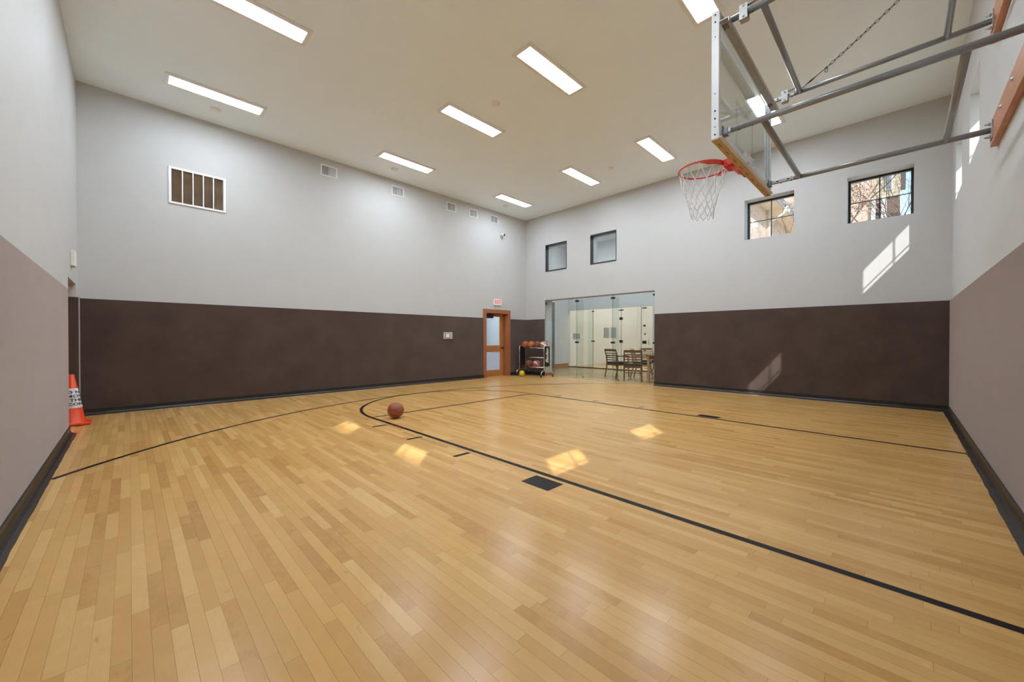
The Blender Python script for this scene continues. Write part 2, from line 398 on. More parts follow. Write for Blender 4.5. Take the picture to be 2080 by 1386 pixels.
# ================================================================= shell
def wall_cells(mb, axis, a0, a1, u0, u1, z0, z1, holes):
    """axis 'x': wall plane normal to x, spans a0..a1 in x, u along y; axis 'y' the other way"""
    us = sorted(set([u0, u1] + [h[0] for h in holes] + [h[1] for h in holes])); zs = sorted(set([z0, z1] + [h[2] for h in holes] + [h[3] for h in holes]))
    us = [u for u in us if u0 <= u <= u1]; zs = [z for z in zs if z0 <= z <= z1]
    for i in range(len(us) - 1):
        run = None
        for j in range(len(zs) - 1):
            uc, zc = (us[i] + us[i + 1]) / 2, (zs[j] + zs[j + 1]) / 2
            solid = not any(h[0] < uc < h[1] and h[2] < zc < h[3] for h in holes)
            if solid:
                if run is None: run = [zs[j], zs[j + 1]]
                else: run[1] = zs[j + 1]
            if (not solid or j == len(zs) - 2) and run is not None:
                if axis == 'x': mb.box(a0, a1, us[i], us[i + 1], run[0], run[1])
                else: mb.box(us[i], us[i + 1], a0, a1, run[0], run[1])
                run = None
T = 0.35; WZ0, WZ1 = 3.345, 4.20
WIN_B = [(-0.133, 0.737), (1.545, 2.43)]; WIN_I = [(5.548, 6.39), (7.252, 8.092)]
WIN_R = [(-0.22, 0.65), (1.46, 2.33), (6.48, 7.36), (8.21, 9.08)]; WIN_L = [(0.12, 0.98), (1.79, 2.66)]
OP = (4.45, 8.12, 0.0, 2.435)
DOOR = (7.73, 8.70, 0.0, 2.02); ALC = (7.70, 8.75, 0.0, 2.016)

mb = MB(); wall_cells(mb, 'x', XB, XB + T, YR - T, YA + 1.2, 0, H, [(a, b, WZ0, WZ1) for a, b in WIN_B + WIN_I] + [OP])
wall_far = struct(mb.build('wall_far', M_WALL))
mb = MB(); wall_cells(mb, 'y', YA, YA + 0.28, XL - T, XB, 0, H, [DOOR, (0.53, 1.26, 3.595, 4.165)])
wall_back = struct(mb.build('wall_back', M_WALL))
mb = MB(); wall_cells(mb, 'x', XL - T, XL, YR - T, YA, 0, H, [(a, b, WZ0, WZ1) for a, b in WIN_L] + [ALC])
wall_left = struct(mb.build('wall_left', M_WALL))
mb = MB(); wall_cells(mb, 'y', YR - T, YR, XL, XB, 0, H, [(a, b, WZ0, WZ1) for a, b in WIN_R])
wall_right = struct(mb.build('wall_right', M_WALL))
struct(MB().box(XL - T, XB + T, YR - T, YA + 0.28, -0.15, 0).build('floor', M_FLOOR)); floor = bpy.data.objects['floor']
struct(MB().box(XL - T, XB + T, YR - T, YA + 0.28, H, H + 0.2).build('ceiling', M_CEIL))

# carpet wainscot: padded brown panels on the lower walls (children of their wall)
PT = 0.028
def pad(name, parent, boxes):
    b = MB()
    for q in boxes: b.box(*q)
    o = b.build(name, M_CARPET, parent, bevel=0.008); o['label'] = 'dark brown carpeted wall padding'; return o
pad('carpet_padding', wall_back, [(XL, 7.64, YA - PT, YA, 0, P), (8.79, XB, YA - PT, YA, 0, P)])
pad('carpet_padding', wall_far, [(XB - PT, XB, YR, OP[0], 0, P), (XB - PT, XB, OP[1], YA - PT, 0, P)])
pad('carpet_padding', wall_left, [(XL, XL + PT, YR, 7.33, 0, P), (XL - T + 0.06, XL + 0.004, ALC[1] - 0.02, ALC[1] + 0.001, 0, P), (XL, XL + PT, ALC[1] - 0.02, YA - PT, 0, P)])
pad('carpet_padding', wall_right, [(XL + PT, XB - PT, YR, YR + PT, 0, P)])
# rubber cove base with a curved toe
def cove(name, axis, a0, a1, base, sgn, wob=0.0):
    prof = [(0, 0), (PT + 0.062, 0), (PT + 0.060, 0.005), (PT + 0.036, 0.010), (PT + 0.018, 0.022), (PT + 0.010, 0.04), (PT + 0.009, 0.098), (PT + 0.004, 0.102), (0, 0.102)]
    b = MB(); rnd = random.Random(name); n = max(2, int((a1 - a0) / 0.14)); pv = []
    for i in range(n + 1):
        a = a0 + (a1 - a0) * i / n; w = rnd.uniform(-wob, wob)
        for k, (d, z) in enumerate(prof):
            dd = d + (w if k in (1, 2, 3) else w * 0.4 if k == 4 else 0)
            pv.append((a, base + sgn * dd, z) if axis == 'x' else (base + sgn * dd, a, z))
    m_ = len(prof)
    fs = [(i * m_ + k, (i + 1) * m_ + k, (i + 1) * m_ + (k + 1) % m_, i * m_ + (k + 1) % m_) for i in range(n) for k in range(m_)]
    fs += [tuple(range(m_)), tuple(reversed(range(n * m_, n * m_ + m_)))]
    b._add(pv, fs); o = b.build(name, M_RUBBER); struct(o); return o
cove('baseboard_back', 'x', XL + PT, 7.64, YA, -1, 0.002); cove('baseboard_back', 'x', 8.79, XB - PT, YA, -1)
cove('baseboard_far', 'y', YR + PT, OP[0], XB, -1, 0.003); cove('baseboard_far', 'y', OP[1], YA - PT, XB, -1)
cove('baseboard_left', 'y', YR + PT, 7.35, XL, 1, 0.003)
cove('baseboard_right', 'x', XL + PT, XB - PT, YR, 1, 0.006)

# ---- recess door in the left wall (its jamb only just shows)
d = struct(MB().box(XL - T + 0.01, XL - T + 0.06, ALC[0], ALC[1], 0, ALC[3]).build('door_2', M_DOORW))
# ---- exterior style windows
def window(n, axis, a, u0, u1, sgn, depth=0.25, muntins=True):
    """frame plane starts at a+sgn*depth"""
    r = sempty('window_%d' % n)
    f0, f1 = a + sgn * depth, a + sgn * (depth + 0.07); fw = 0.035
    def B(mb, ua, ub, za, zb, c0=f0, c1=f1):
        if axis == 'x': mb.box(c0, c1, ua, ub, za, zb)
        else: mb.box(ua, ub, c0, c1, za, zb)
    b = MB(); B(b, u0, u1, WZ0, WZ0 + fw); B(b, u0, u1, WZ1 - fw, WZ1); B(b, u0, u0 + fw, WZ0 + fw, WZ1 - fw); B(b, u1 - fw, u1, WZ0 + fw, WZ1 - fw)
    b.build('window_frame', M_BLACK, r)
    if muntins:
        b = MB(); um, zm = (u0 + u1) / 2, (WZ0 + WZ1) / 2; c0, c1 = a + sgn * (depth + 0.028), a + sgn * (depth + 0.042)
        B(b, um - 0.008, um + 0.008, WZ0 + fw, WZ1 - fw, c0, c1); B(b, u0 + fw, u1 - fw, zm - 0.007, zm + 0.007, c0, c1)
        b.build('muntin', M_BLACK, r)
    b = MB(); c0, c1 = a + sgn * (depth + 0.033), a + sgn * (depth + 0.037); B(b, u0 + fw, u1 - fw, WZ0 + fw, WZ1 - fw, c0, c1)
    b.build('pane', M_GLASS, r)
    return r
k = 1
for u0, u1 in WIN_B: window(k, 'x', XB, u0, u1, 1); k += 1
for u0, u1 in WIN_I:
    r = sempty('window_%d' % k); k += 1
    b = MB(); w = 0.014; e = 0.012
    b.box(XB - e, XB + 0.13, u0, u1, WZ0, WZ0 + 0.03); b.box(XB - e, XB + 0.13, u0, u1, WZ1 - 0.03, WZ1)
    b.box(XB - e, XB + 0.13, u0, u0 + w, WZ0 + 0.03, WZ1 - 0.03); b.box(XB - e, XB + 0.13, u1 - w, u1, WZ0 + 0.03, WZ1 - 0.03)
    b.build('window_frame', M_BLACK, r)
    MB().box(XB + 0.10, XB + 0.106, u0 + w, u1 - w, WZ0 + 0.03, WZ1 - 0.03).build('pane', M_GLASS, r)
for u0, u1 in WIN_R: window(k, 'y', YR, u0, u1, -1); k += 1
for u0, u1 in WIN_L: window(k, 'x', XL, u0, u1, -1); k += 1

# ---- painted court lines (parts of the floor)
Z = 0.0012
def rect(b, x0, x1, y0, y1): b.poly([(x0, y0, Z), (x1, y0, Z), (x1, y1, Z), (x0, y1, Z)])
def arc(b, cx, cy, r, w, a0, a1, n=96):
    pts = []
    for i in range(n + 1):
        a = a0 + (a1 - a0) * i / n
        pts += [(cx + (r - w / 2) * math.cos(a), cy + (r - w / 2) * math.sin(a), Z), (cx + (r + w / 2) * math.cos(a), cy + (r + w / 2) * math.sin(a), Z)]
    b._add(pts, [(2 * i, 2 * i + 1, 2 * i + 3, 2 * i + 2) for i in range(n)])
LX0, LX1, FT = 2.605, 6.20, 5.66
b = MB(); rect(b, LX0 - 0.026, LX0 + 0.026, YR + 0.09, FT + 0.026); rect(b, LX1 - 0.026, LX1 + 0.026, YR + 0.09, FT + 0.026); b.build('lane_line', M_LINE, floor, fix=False)
b = MB(); rect(b, LX0, LX1, FT - 0.025, FT + 0.025); b.build('free_throw_line', M_LINE, floor, fix=False)
b = MB(); arc(b, (LX0 + LX1) / 2, FT, (LX1 - LX0) / 2, 0.05, 0, PI); b.build('free_throw_circle', M_LINE, floor, fix=False)
b = MB(); R3 = 6.345; cx3, cy3 = 4.47, 1.13
arc(b, cx3, cy3, R3, 0.05, math.acos((XB - 0.09 - cx3) / R3), math.acos((XL + 0.09 - cx3) / R3), 160); b.build('three_point_line', M_LINE, floor, fix=False)
b = MB()
for y in (3.2, 4.13, 5.05):
    rect(b, 2.335, 2.535, y - 0.024, y + 0.024); rect(b, 6.27, 6.45, y - 0.024, y + 0.024)
b.build('lane_mark', M_LINE, floor, fix=False)
b = MB(); rect(b, 2.335, 2.535, 1.958, 2.254); rect(b, 6.255, 6.41, 1.94, 2.24); b.build('lane_block', M_LINE, floor, fix=False)

# ---- ceiling lights
LW, LD = 1.205, 0.245
def light(label, cx, cy):
    t = thing('ceiling_light', label, 'ceiling light', (cx, cy, H), 0, 'long rectangular lights in the ceiling')
    a, c, w, z = LW / 2, LD / 2, 0.055, -0.022
    b = MB()
    for (x0, x1, y0, y1) in ((-a - w, a + w, -c - w, -c), (-a - w, a + w, c, c + w), (-a - w, -a, -c, c), (a, a + w, -c, c)):
        b.box(x0, x1, y0, y1, z, 0)
    b.build('light_frame', M_WHITEM, t, bevel=0.004)
    MB().box(-a, a, -c, c, -0.014, 0).build('diffuser', M_PANEL, t)
    return t
LIGHTS = [
 (1.05, 5.555, 'long recessed ceiling light cut by the top edge of the picture, left of centre'),
 (1.05, 7.90, 'long recessed ceiling light above the brown return-air grille'),
 (4.48, 7.90, 'recessed ceiling light above the wall vents in the middle of the back wall'),
 (4.48, 5.55, 'recessed ceiling light in the middle row, between the back-wall one and the widest one'),
 (4.48, 3.69, 'wide-looking recessed ceiling light left of the basketball hoop, alone in mid ceiling'),
 (4.48, 1.70, 'recessed ceiling light just above the top corner of the backboard'),
 (7.905, 7.90, 'smallest recessed ceiling light, nearest the far corner of the room'),
 (7.905, 5.56, 'recessed ceiling light second from the far corner, above the small black-framed windows'),
 (7.905, 3.66, 'recessed ceiling light just up and left of the basketball rim'),
 (7.905, 1.70, 'recessed ceiling light seen behind the glass backboard'),
 (1.05, 3.68, 'third recessed light of the row nearest the left wall, beyond the picture edge'),
 (1.05, 1.70, 'last recessed light of the row nearest the left wall, beyond the picture edge'),
]
for x, y, l in LIGHTS: light(l, x, y)

# ---- smoke detectors / sprinkler caps
for x, y, l in ((1.08, 8.40, 'round white smoke detector below the light over the brown grille'),
                (4.415, 4.85, 'round white smoke detector between two lights in mid ceiling'),
                (4.43, 8.39, 'round white smoke detector above the second wall vent'),
                (8.0, 4.81, 'round white smoke detector between the two lights near the rim'),
                (8.02, 8.38, 'round white smoke detector beside the light in the far corner')):
    o = MB().lathe([(0.0, -0.028), (0.05, -0.028), (0.068, -0.02), (0.075, -0.003), (0.075, 0.0), (0, 0)], n=28).build('smoke_detector', M_WHITEM)
    o.location = (x, y, H); tag(o, l, 'smoke detector', 'round smoke detectors')

# ---- return air grille on the back wall
t = thing('return_air_grille', 'large white framed grille with brown filter behind, high on the back wall', 'grille', (0.895, YA, 3.56))
b = MB(); w, hh = 0.405, 0.64
for (x0, x1, z0, z1) in ((-w, w, 0, 0.035), (-w, w, hh - 0.035, hh), (-w, -w + 0.04, 0.035, hh - 0.035), (w - 0.04, w, 0.035, hh - 0.035)): b.box(x0, x1, -0.018, 0, z0, z1)
b.build('grille_frame', M_WHITEM, t, bevel=0.003)
for i in range(1, 5):
    x = -w + 0.04 + i * (2 * w - 0.08) / 5; MB().box(x - 0.008, x + 0.008, -0.016, 0.01, 0.035, hh - 0.035).build('grille_bar', M_WHITEM, t)
b = MB()
for i in range(38):
    z = 0.042 + i * (hh - 0.084) / 38
    b.prism([(0.012, z), (0.036, z + 0.012), (0.037, z + 0.010), (0.013, z - 0.002)], 'x', -w + 0.042, w - 0.042)
b.build('louver_blades', M_FILTER, t)
MB().box(-w + 0.045, w - 0.045, 0.06, 0.075, 0.037, hh - 0.037).build('filter', M_FILTER, t)
MB().box(-0.05, 0.03, 0.045, 0.06, 0.037, hh - 0.037).build('filter_support', plain('pale_wood', (0.42, 0.32, 0.2), 0.7), t)

# ---- supply vents
def vent(label, x0, x1):
    W_ = x1 - x0; Hh = 0.245
    t = thing('wall_vent', label, 'vent', ((x0 + x1) / 2, YA, 4.787), 0, 'square supply vents under the ceiling')
    w = W_ / 2; b = MB()
    for q in ((-w, w, 0, 0.025), (-w, w, Hh - 0.025, Hh), (-w, -w + 0.026, 0.025, Hh - 0.025), (w - 0.026, w, 0.025, Hh - 0.025)): b.box(q[0], q[1], -0.014, 0, q[2], q[3])
    b.box(-0.008, 0.002, -0.013, 0.0, 0.025, Hh - 0.025)
    b.build('vent_frame', M_WHITEM, t, bevel=0.002)
    MB().box(-w + 0.026, w - 0.026, -0.0035, -0.001, 0.025, Hh - 0.025).build('vent_backing', M_DUCT, t)
    b = MB()
    for i in range(10):
        z = 0.032 + i * (Hh - 0.062) / 9.6; b.prism([(-0.012, z), (-0.004, z + 0.008), (-0.004, z + 0.011), (-0.012, z + 0.003)], 'x', -w + 0.028, -0.008)
    for i in range(9):
        x = 0.008 + i * (w - 0.038) / 8.5; b.prism([(x, -0.012), (x + 0.011, -0.004), (x + 0.014, -0.004), (x + 0.003, -0.012)], 'z', 0.027, Hh - 0.027)
    b.build('vent_blades', M_WHITEM, t)
for l, a, c in (('leftmost small white wall vent under the ceiling, left of the ceiling light end', 2.986, 3.342),
                ('second small white wall vent from the left, below a smoke detector', 4.653, 4.991),
                ('middle one of the five small white wall vents', 6.309, 6.63),
                ('fourth small white wall vent from the left', 7.111, 7.429),
                ('rightmost small white wall vent, above the security camera', 7.93, 8.262)): vent(l, a, c)

# ---- security camera
t = thing('security_camera', 'small white wall camera with a round black lens near the far corner', 'security camera', (8.40, YA, 4.49))
MB().lathe([(0, 0), (0.045, 0), (0.045, -0.02), (0.03, -0.035), (0.0, -0.035)], c=(0, 0, 0), n=24, axis='y').build('camera_mount', M_WHITE, t)
b = MB(); b.tube([(0, -0.03, 0), (0.0, -0.09, -0.01), (0.012, -0.13, -0.02)], [0.035, 0.055, 0.055], 20); b.build('camera_body', M_WHITE, t)
b = MB(); b.tube([(0.012, -0.128, -0.02), (0.014, -0.138, -0.022)], [0.044, 0.036], 20); b.build('lens', M_BLACK, t)

# ---- thermostat
t = thing('thermostat', 'white thermostat in a clear cover on the brown back wall left of the door', 'thermostat', (6.32, YA - PT, 1.28))
MB().box(-0.15, 0.15, -0.03, 0, -0.095, 0.095).build('cover', plain('clear_grey_plastic', (0.5, 0.5, 0.5), 0.2), t, bevel=0.01)
MB().box(-0.095, 0.055, -0.034, -0.03, -0.07, 0.07).build('bezel', plain('dark_bezel', (0.10, 0.10, 0.11), 0.4), t, bevel=0.002)
MB().box(-0.08, 0.04, -0.038, -0.034, -0.055, 0.055).build('display', plain('thermostat_white', (0.85, 0.85, 0.85), 0.4), t, bevel=0.002)
MB().box(0.075, 0.125, -0.034, -0.03, -0.06, 0.06).build('lock_plate', M_GREY, t)

# ---- exit sign
t = thing('exit_sign', 'white exit sign with red letters above the wooden door', 'exit sign', (8.22, YA, 2.235))
MB().box(-0.16, 0.16, -0.05, 0, 0.0, 0.2).build('sign_case', M_WHITEM, t, bevel=0.006)
text_obj('exit_letters', 'EXIT', 0.165, lambda v: (v[0] * 0.78, -0.0515, v[1] + 0.105), M_REDINK, t, bold=0.003)
b = MB(); b.poly([(0.128, -0.052, 0.085), (0.15, -0.052, 0.105), (0.128, -0.052, 0.125)]); b.build('arrow', M_REDINK, t, fix=False)

# ---- emergency light box on the left wall
t = thing('wall_speaker', 'white box mounted high on the left wall above the recess', 'wall box', (XL, 8.0, 2.2))
MB().box(0, 0.046, 0, 0.2, 0, 0.21).build('housing', M_CREAM, t, bevel=0.008)
MB().box(0.01, 0.04, 0.03, 0.17, -0.004, 0.0).build('bottom_plate', plain('beige_plate', (0.55, 0.5, 0.42), 0.5), t)

# ---- wooden door with two glass panes
t = sempty('door_1', (DOOR[0], YA, 0)); W = DOOR[1] - DOOR[0]
b = MB(); tz = 2.105
b.box(-0.09, 0.0, -0.03, 0.0, 0, tz); b.box(W, W + 0.09, -0.03, 0.0, 0, tz); b.box(0.0, W, -0.03, 0.0, DOOR[3], tz); b.build('door_casing', M_FRAMEW, t, bevel=0.004)
b = MB(); b.box(0, 0.03, -0.03, 0.28, 0, DOOR[3]); b.box(W - 0.03, W, -0.03, 0.28, 0, DOOR[3]); b.box(0.03, W - 0.03, -0.03, 0.28, DOOR[3] - 0.03, DOOR[3]); b.build('door_jamb', M_FRAMEW, t)
y0, y1 = 0.185, 0.228
b = MB()
b.box(0.03, 0.145, y0, y1, 0, 1.985); b.box(W - 0.175, W - 0.032, y0, y1, 0, 1.985)
for z0, z1 in ((0, 0.195), (0.78, 0.975), (1.895, 1.985)): b.box(0.145, W - 0.175, y0, y1, z0, z1)
b.build('door_leaf', M_DOORW, t, bevel=0.003)
MB().box(0.145, W - 0.175, y0 + 0.018, y0 + 0.024, 0.975, 1.895).build('upper_pane', M_GLASS, t)
MB().box(0.145, W - 0.175, y0 + 0.018, y0 + 0.024, 0.195, 0.78).build('lower_pane', plain('frosted_pane', (0.62, 0.76, 0.98), 0.15), t)
b = MB(); b.tube([(W - 0.10, y0, 0.9), (W - 0.10, y0 - 0.05, 0.9)], 0.012, 12); b.sphere((W - 0.10, y0 - 0.062, 0.9), 0.03, 16, 10); b.lathe([(0, -0.006), (0.034, -0.006), (0.034, 0)], c=(W - 0.10, y0, 0.9), n=20, axis='y'); b.build('door_knob', M_BLACKM, t)
b = MB(); b.box(0.06, 0.44, y0 - 0.085, y0 - 0.002, 1.835, 1.96); b.build('door_closer', M_BLACKM, t, bevel=0.02)
b = MB(); b.bar((0.28, y0 - 0.05, 1.975), (0.66, 0.03, 1.98), 0.03, 0.01); b.bar((0.66, 0.03, 1.98), (0.50, 0.0, 1.98), 0.03, 0.01); b.build('closer_arm', M_BLACKM, t)

# ---- hall behind the door
struct(MB().box(6.4, 10.2, 9.25, 12.4, -0.15, -0.001).build('floor', M_LFLOOR))
b = MB(); b.box(6.4, 10.2, 12.0, 12.1, 0, 2.9); b.box(6.3, 6.4, 9.25, 12.1, 0, 2.9); struct(b.build('wall_hall', M_HALLW))
struct(MB().box(6.3, 9.9, 9.25, 12.1, 2.9, 3.0).build('ceiling', M_CEIL))
struct(MB().box(9.9, 9.95, 9.26, 12.1, 0, 2.9).build('wall_hall', M_HALLW))
b = MB(); b.box(8.85, 9.25, 11.3, 11.99, 0, 2.9); struct(b.build('wall_column', M_HALLW))
struct(MB().box(7.2, 8.8, 11.9, 11.99, 1.62, 1.70).build('trim_1', M_BLACK))
struct(MB().box(7.4, 9.4, 11.86, 11.99, 0.60, 0.64).build('trim_2', M_BLACK))
b = MB(); b.box(7.0, 9.0, 10.2, 11.4, 2.87, 2.895); tag(b.build('hall_glow_panel', M_HPANEL), 'added glowing panel standing in for daylight in the hall behind the wooden door', 'ceiling light')  # unseen panel, added to brighten the hall like daylight
o = MB().box(8.3, 8.62, 11.975, 12.0, 1.75, 2.25).build('notice', M_PAPER); tag(o, 'grey notice on the hall wall seen through the door pane', 'notice')
o = MB().box(8.35, 8.75, 11.975, 12.0, 1.2, 1.34).build('hall_plaque', M_WHITEM); tag(o, 'small white plaque below the notice seen through the door pane', 'plaque')

# ================================================================= lobby and racquetball court
LXa, LXb, LY0, LY1, LH = XB + T, 13.2, 3.8, 9.95, 5.0
struct(MB().box(LXa, LXb + 0.2, LY0 - 0.1, 10.3, -0.15, 0).build('floor', M_LFLOOR))
b = MB(); b.box(LXa, 11.3, LY1, LY1 + 0.1, 0, LH); b.box(12.3, LXb, LY1, LY1 + 0.1, 0, LH); b.box(11.3, 12.3, LY1, LY1 + 0.1, 2.66, LH); struct(b.build('wall_lobby', M_LOBBY))
b = MB(); wall_cells(b, 'x', LXb, LXb + 0.15, LY0 - 0.1, 10.3, 0, 5.7, [(6.233, 9.957, 0, 2.375)]); struct(b.build('wall_lobby', M_LOBBY))
struct(MB().box(LXa, LXb, LY0 - 0.1, LY0, 0, LH).build('wall_lobby', M_LOBBY))
struct(MB().box(LXa, LXb + 0.1, LY0 - 0.1, 10.3, LH, LH + 0.1).build('ceiling', M_CEIL))
b = MB(); b.box(12.3, LXb - 0.012, LY1 - 0.015, LY1, 0, 0.15); b.box(LXa, 11.3, LY1 - 0.015, LY1, 0, 0.15); b.box(LXb - 0.015, LXb, 9.957, LY1 - 0.015, 0, 0.15); struct(b.build('baseboard_lobby', M_BASEW))
struct(MB().box(XB + 0.02, XB + T, OP[1] - 0.012, OP[1], 0, 0.09).build('baseboard_jamb', M_BASEW))
wl = sempty('window_9'); MB().box(11.3, 12.3, LY1 + 0.03, LY1 + 0.05, 0, 2.66).build('pane', M_GREYBLUE, wl)
wl = sempty('window_10')      # small dark window high in the lobby, seen through the inner window
b = MB(); b.box(LXb - 0.05, LXb, 9.0, 9.9, 4.10, 4.13); b.box(LXb - 0.03, LXb, 9.55, 9.95, 4.13, 4.95); b.build('window_frame', plain('dark_grey', (0.10, 0.10, 0.10), 0.5), wl)
MB().box(LXb - 0.02, LXb - 0.005, 9.0, 9.55, 4.13, 4.95).build('pane', plain('grey_pane', (0.25, 0.25, 0.26), 0.3), wl)
# lobby glass wall in the opening of the far wall
g = thing('glass_partition', 'frameless glass wall filling the big opening beside the ball rack', 'glass wall', (XB + 0.02, OP[0], 0))
seams = [0.0, 5.674 - OP[0], 6.89 - OP[0], OP[1] - OP[0]]
for i in range(3):
    MB().box(0, 0.012, seams[i] + 0.003, seams[i + 1] - 0.003, 0.004, OP[3] - 0.004).build('glass_panel', M_LGLASS, g)
for s_ in seams[1:3]:
    MB().box(0.014, 0.35, s_ - 0.006, s_ + 0.006, 0.02, OP[3] - 0.06).build('glass_fin', M_FIN, g)
    MB().box(0.30, 0.356, s_ - 0.012, s_ + 0.012, 0.0, 0.03).build('fin_shoe', plain('blue_steel', (0.12, 0.2, 0.35), 0.3), g)
for s_ in seams[1:3]:
    for z in (1.085, 2.325):
        b = MB(); b.box(-0.012, 0.05, s_ - 0.052, s_ + 0.052, z - 0.026, z + 0.026); b.build('clip', M_BLACKM, g, bevel=0.004)
b = MB()
for s_ in (0.005, OP[1] - OP[0] - 0.005):
    for z in (1.085, 2.325): b.box(-0.01, 0.03, s_ - (0.0 if s_ < 1 else 0.05), s_ + (0.05 if s_ < 1 else 0.0), z - 0.025, z + 0.025)
b.build('edge_clip', M_BLACKM, g)
for s_ in seams: MB().box(-0.001, 0.013, s_ - 0.002, s_ + 0.002, 0, OP[3]).build('seam', M_GEDGE, g)
b = MB(); b.box(-0.004, 0.02, 0, OP[1] - OP[0], OP[3] - 0.012, OP[3]); b.box(-0.002, 0.016, 0, OP[1] - OP[0], 0, 0.008); b.build('edge_channel', M_GREY, g)
# second glass wall: racquetball court front
g2 = thing('court_glass_wall', 'inner glass wall with black hinges in front of the cream court, behind the first glass', 'glass wall', (LXb + 0.02, 6.233, 0))
sx = [0.0, 6.672 - 6.233, 7.485 - 6.233, 8.73 - 6.233, 9.957 - 6.233]
for i in range(4): MB().box(0, 0.012, sx[i] + 0.003, sx[i + 1] - 0.003, 0.03, 2.37).build('glass_panel', M_LGLASS, g2)
for s_ in (sx[3],): MB().box(-0.34, -0.004, s_ - 0.006, s_ + 0.006, 0.0, 2.3).build('glass_fin', M_FIN, g2)
for s_ in sx[1:4]: MB().box(-0.002, 0.014, s_ - 0.006, s_ + 0.006, 0.03, 2.37).build('seam', M_GEDGE, g2)
for s_, zs, w in ((sx[3], (1.085, 2.28), 0.13), (sx[2], (1.085,), 0.11), (sx[2], (2.27,), 0.16), (sx[2], (1.95,), 0.11), (sx[1] - 0.12, (1.06, 1.66), 0.12), (sx[1] - 0.12, (2.3,), 0.14), (sx[1] - 0.14, (0.78, 1.36), 0.05)):
    for z in zs:
        w = w * 0.55; hgt = 0.02 if z > 2.2 else (0.022 if w > 0.07 else max(0.03, w * 0.85))
        MB().box(-0.02, 0.03, s_ - w, s_ + w, z - hgt, z + hgt).build('hinge', M_BLACKM, g2)
b = MB(); b.tube([(-0.02, 0.12, 0.98), (-0.07, 0.12, 0.99), (-0.08, 0.12, 1.1), (-0.07, 0.12, 1.21), (-0.02, 0.12, 1.22)], 0.012, 10); b.build('door_pull', M_CHROME, g2)
MB().box(-0.03, 0.05, 0, sx[4], 0, 0.03).build('sill', M_BLACK, g2)
# court
CX0, CX1, CY0, CY1, CH = LXb + 0.15, 19.5, 3.85, 10.1, 5.6
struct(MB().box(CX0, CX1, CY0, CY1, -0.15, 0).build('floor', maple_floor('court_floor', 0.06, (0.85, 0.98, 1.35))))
struct(MB().box(CX0, CX1, CY1, CY1 + 0.1, 0, CH).build('wall_court', M_COURT))
struct(MB().box(CX0, CX1, CY0 - 0.1, CY0, 0, CH).build('wall_court', M_COURT))
struct(MB().box(CX1, CX1 + 0.1, CY0 - 0.1, CY1 + 0.1, 0, CH).build('wall_court', M_COURT))
struct(MB().box(CX0, CX1 + 0.1, CY0 - 0.1, CY1 + 0.1, CH, CH + 0.1).build('ceiling', M_CEIL))
for i, (x, y) in enumerate(((15.0, 5.4), (15.0, 8.4), (17.8, 5.4), (17.8, 8.4))):
    o = MB().box(-0.6, 0.6, -0.3, 0.3, -0.03, 0).build('court_light', M_CPANEL); o.location = (x, y, CH)
    tag(o, 'square ceiling light inside the cream racquetball court behind the glass', 'ceiling light', 'lights of the racquetball court')
for x0, x1, z0, z1, l in ((16.22, 16.68, 1.22, 1.72, 'left one of the two grey notices on the cream court wall'), (16.85, 17.35, 1.22, 1.74, 'right one of the two grey notices on the cream court wall'), (13.75, 14.25, 1.16, 1.42, 'small grey plate on the court wall behind the first glass seam')):
    o = MB().box(x0, x1, CY1 - 0.012, CY1, z0, z1).build('notice', M_PAPER); tag(o, l, 'notice')
for i, (x, y) in enumerate(((11.3, 4.4), (11.3, 6.4), (11.3, 8.4))):
    o = MB().box(-0.55, 0.55, -0.12, 0.12, -0.02, 0).build('lobby_light', M_PANEL); o.location = (x, y, LH)
    tag(o, 'ceiling light of the lobby behind the far wall', 'ceiling light', 'lobby ceiling lights')

# ---- chairs and table in the lobby
def make_chair(label, loc, rotz, wood=None):
    wood = wood or M_CHAIRW
    t = thing('dining_chair', label, 'chair', loc, rotz, 'slat-back armchairs in the lobby')
    MB().box(-0.24, 0.24, -0.22, 0.24, 0.42, 0.47).build('seat', M_SEAT, t, bevel=0.012)
    b = MB(); b.box(-0.23, 0.23, -0.21, -0.19, 0.36, 0.42); b.box(-0.23, 0.23, 0.21, 0.23, 0.36, 0.42); b.box(-0.24, -0.22, -0.2, 0.22, 0.36, 0.42); b.box(0.22, 0.24, -0.2, 0.22, 0.36, 0.42); b.build('seat_rail', wood, t)
    for sx_ in (-1, 1):
        b = MB(); b.tube([(sx_ * 0.235, -0.30, 0), (sx_ * 0.235, -0.23, 0.22), (sx_ * 0.235, -0.21, 0.45), (sx_ * 0.235, -0.24, 0.66), (sx_ * 0.235, -0.31, 0.86)], [0.017, 0.02, 0.022, 0.02, 0.016], 10); b.build('leg', wood, t)
        b = MB(); b.tube([(sx_ * 0.25, 0.25, 0), (sx_ * 0.25, 0.22, 0.3), (sx_ * 0.25, 0.21, 0.63)], [0.016, 0.02, 0.018], 10); b.build('leg', wood, t)
        b = MB(); b.tube([(sx_ * 0.25, 0.26, 0.645), (sx_ * 0.26, 0.1, 0.66), (sx_ * 0.24, -0.23, 0.65)], 0.018, 8); b.build('armrest', wood, t)
    b = MB(); b.bar((-0.24, -0.305, 0.835), (0.24, -0.305, 0.835), 0.022, 0.075); b.build('top_rail', wood, t, bevel=0.006)
    for z, y in ((0.74, -0.27), (0.67, -0.245), (0.60, -0.23), (0.53, -0.22)):
        MB().bar((-0.22, y, z), (0.22, y, z), 0.014, 0.03).build('back_slat', wood, t)
    MB().bar((-0.24, 0.0, 0.2), (0.24, 0.0, 0.2), 0.02, 0.02).build('stretcher', wood, t)
    return t
make_chair('dark wooden slat-back chair seen square from behind through the glass wall', (10.33, 5.47, 0), math.radians(-62))
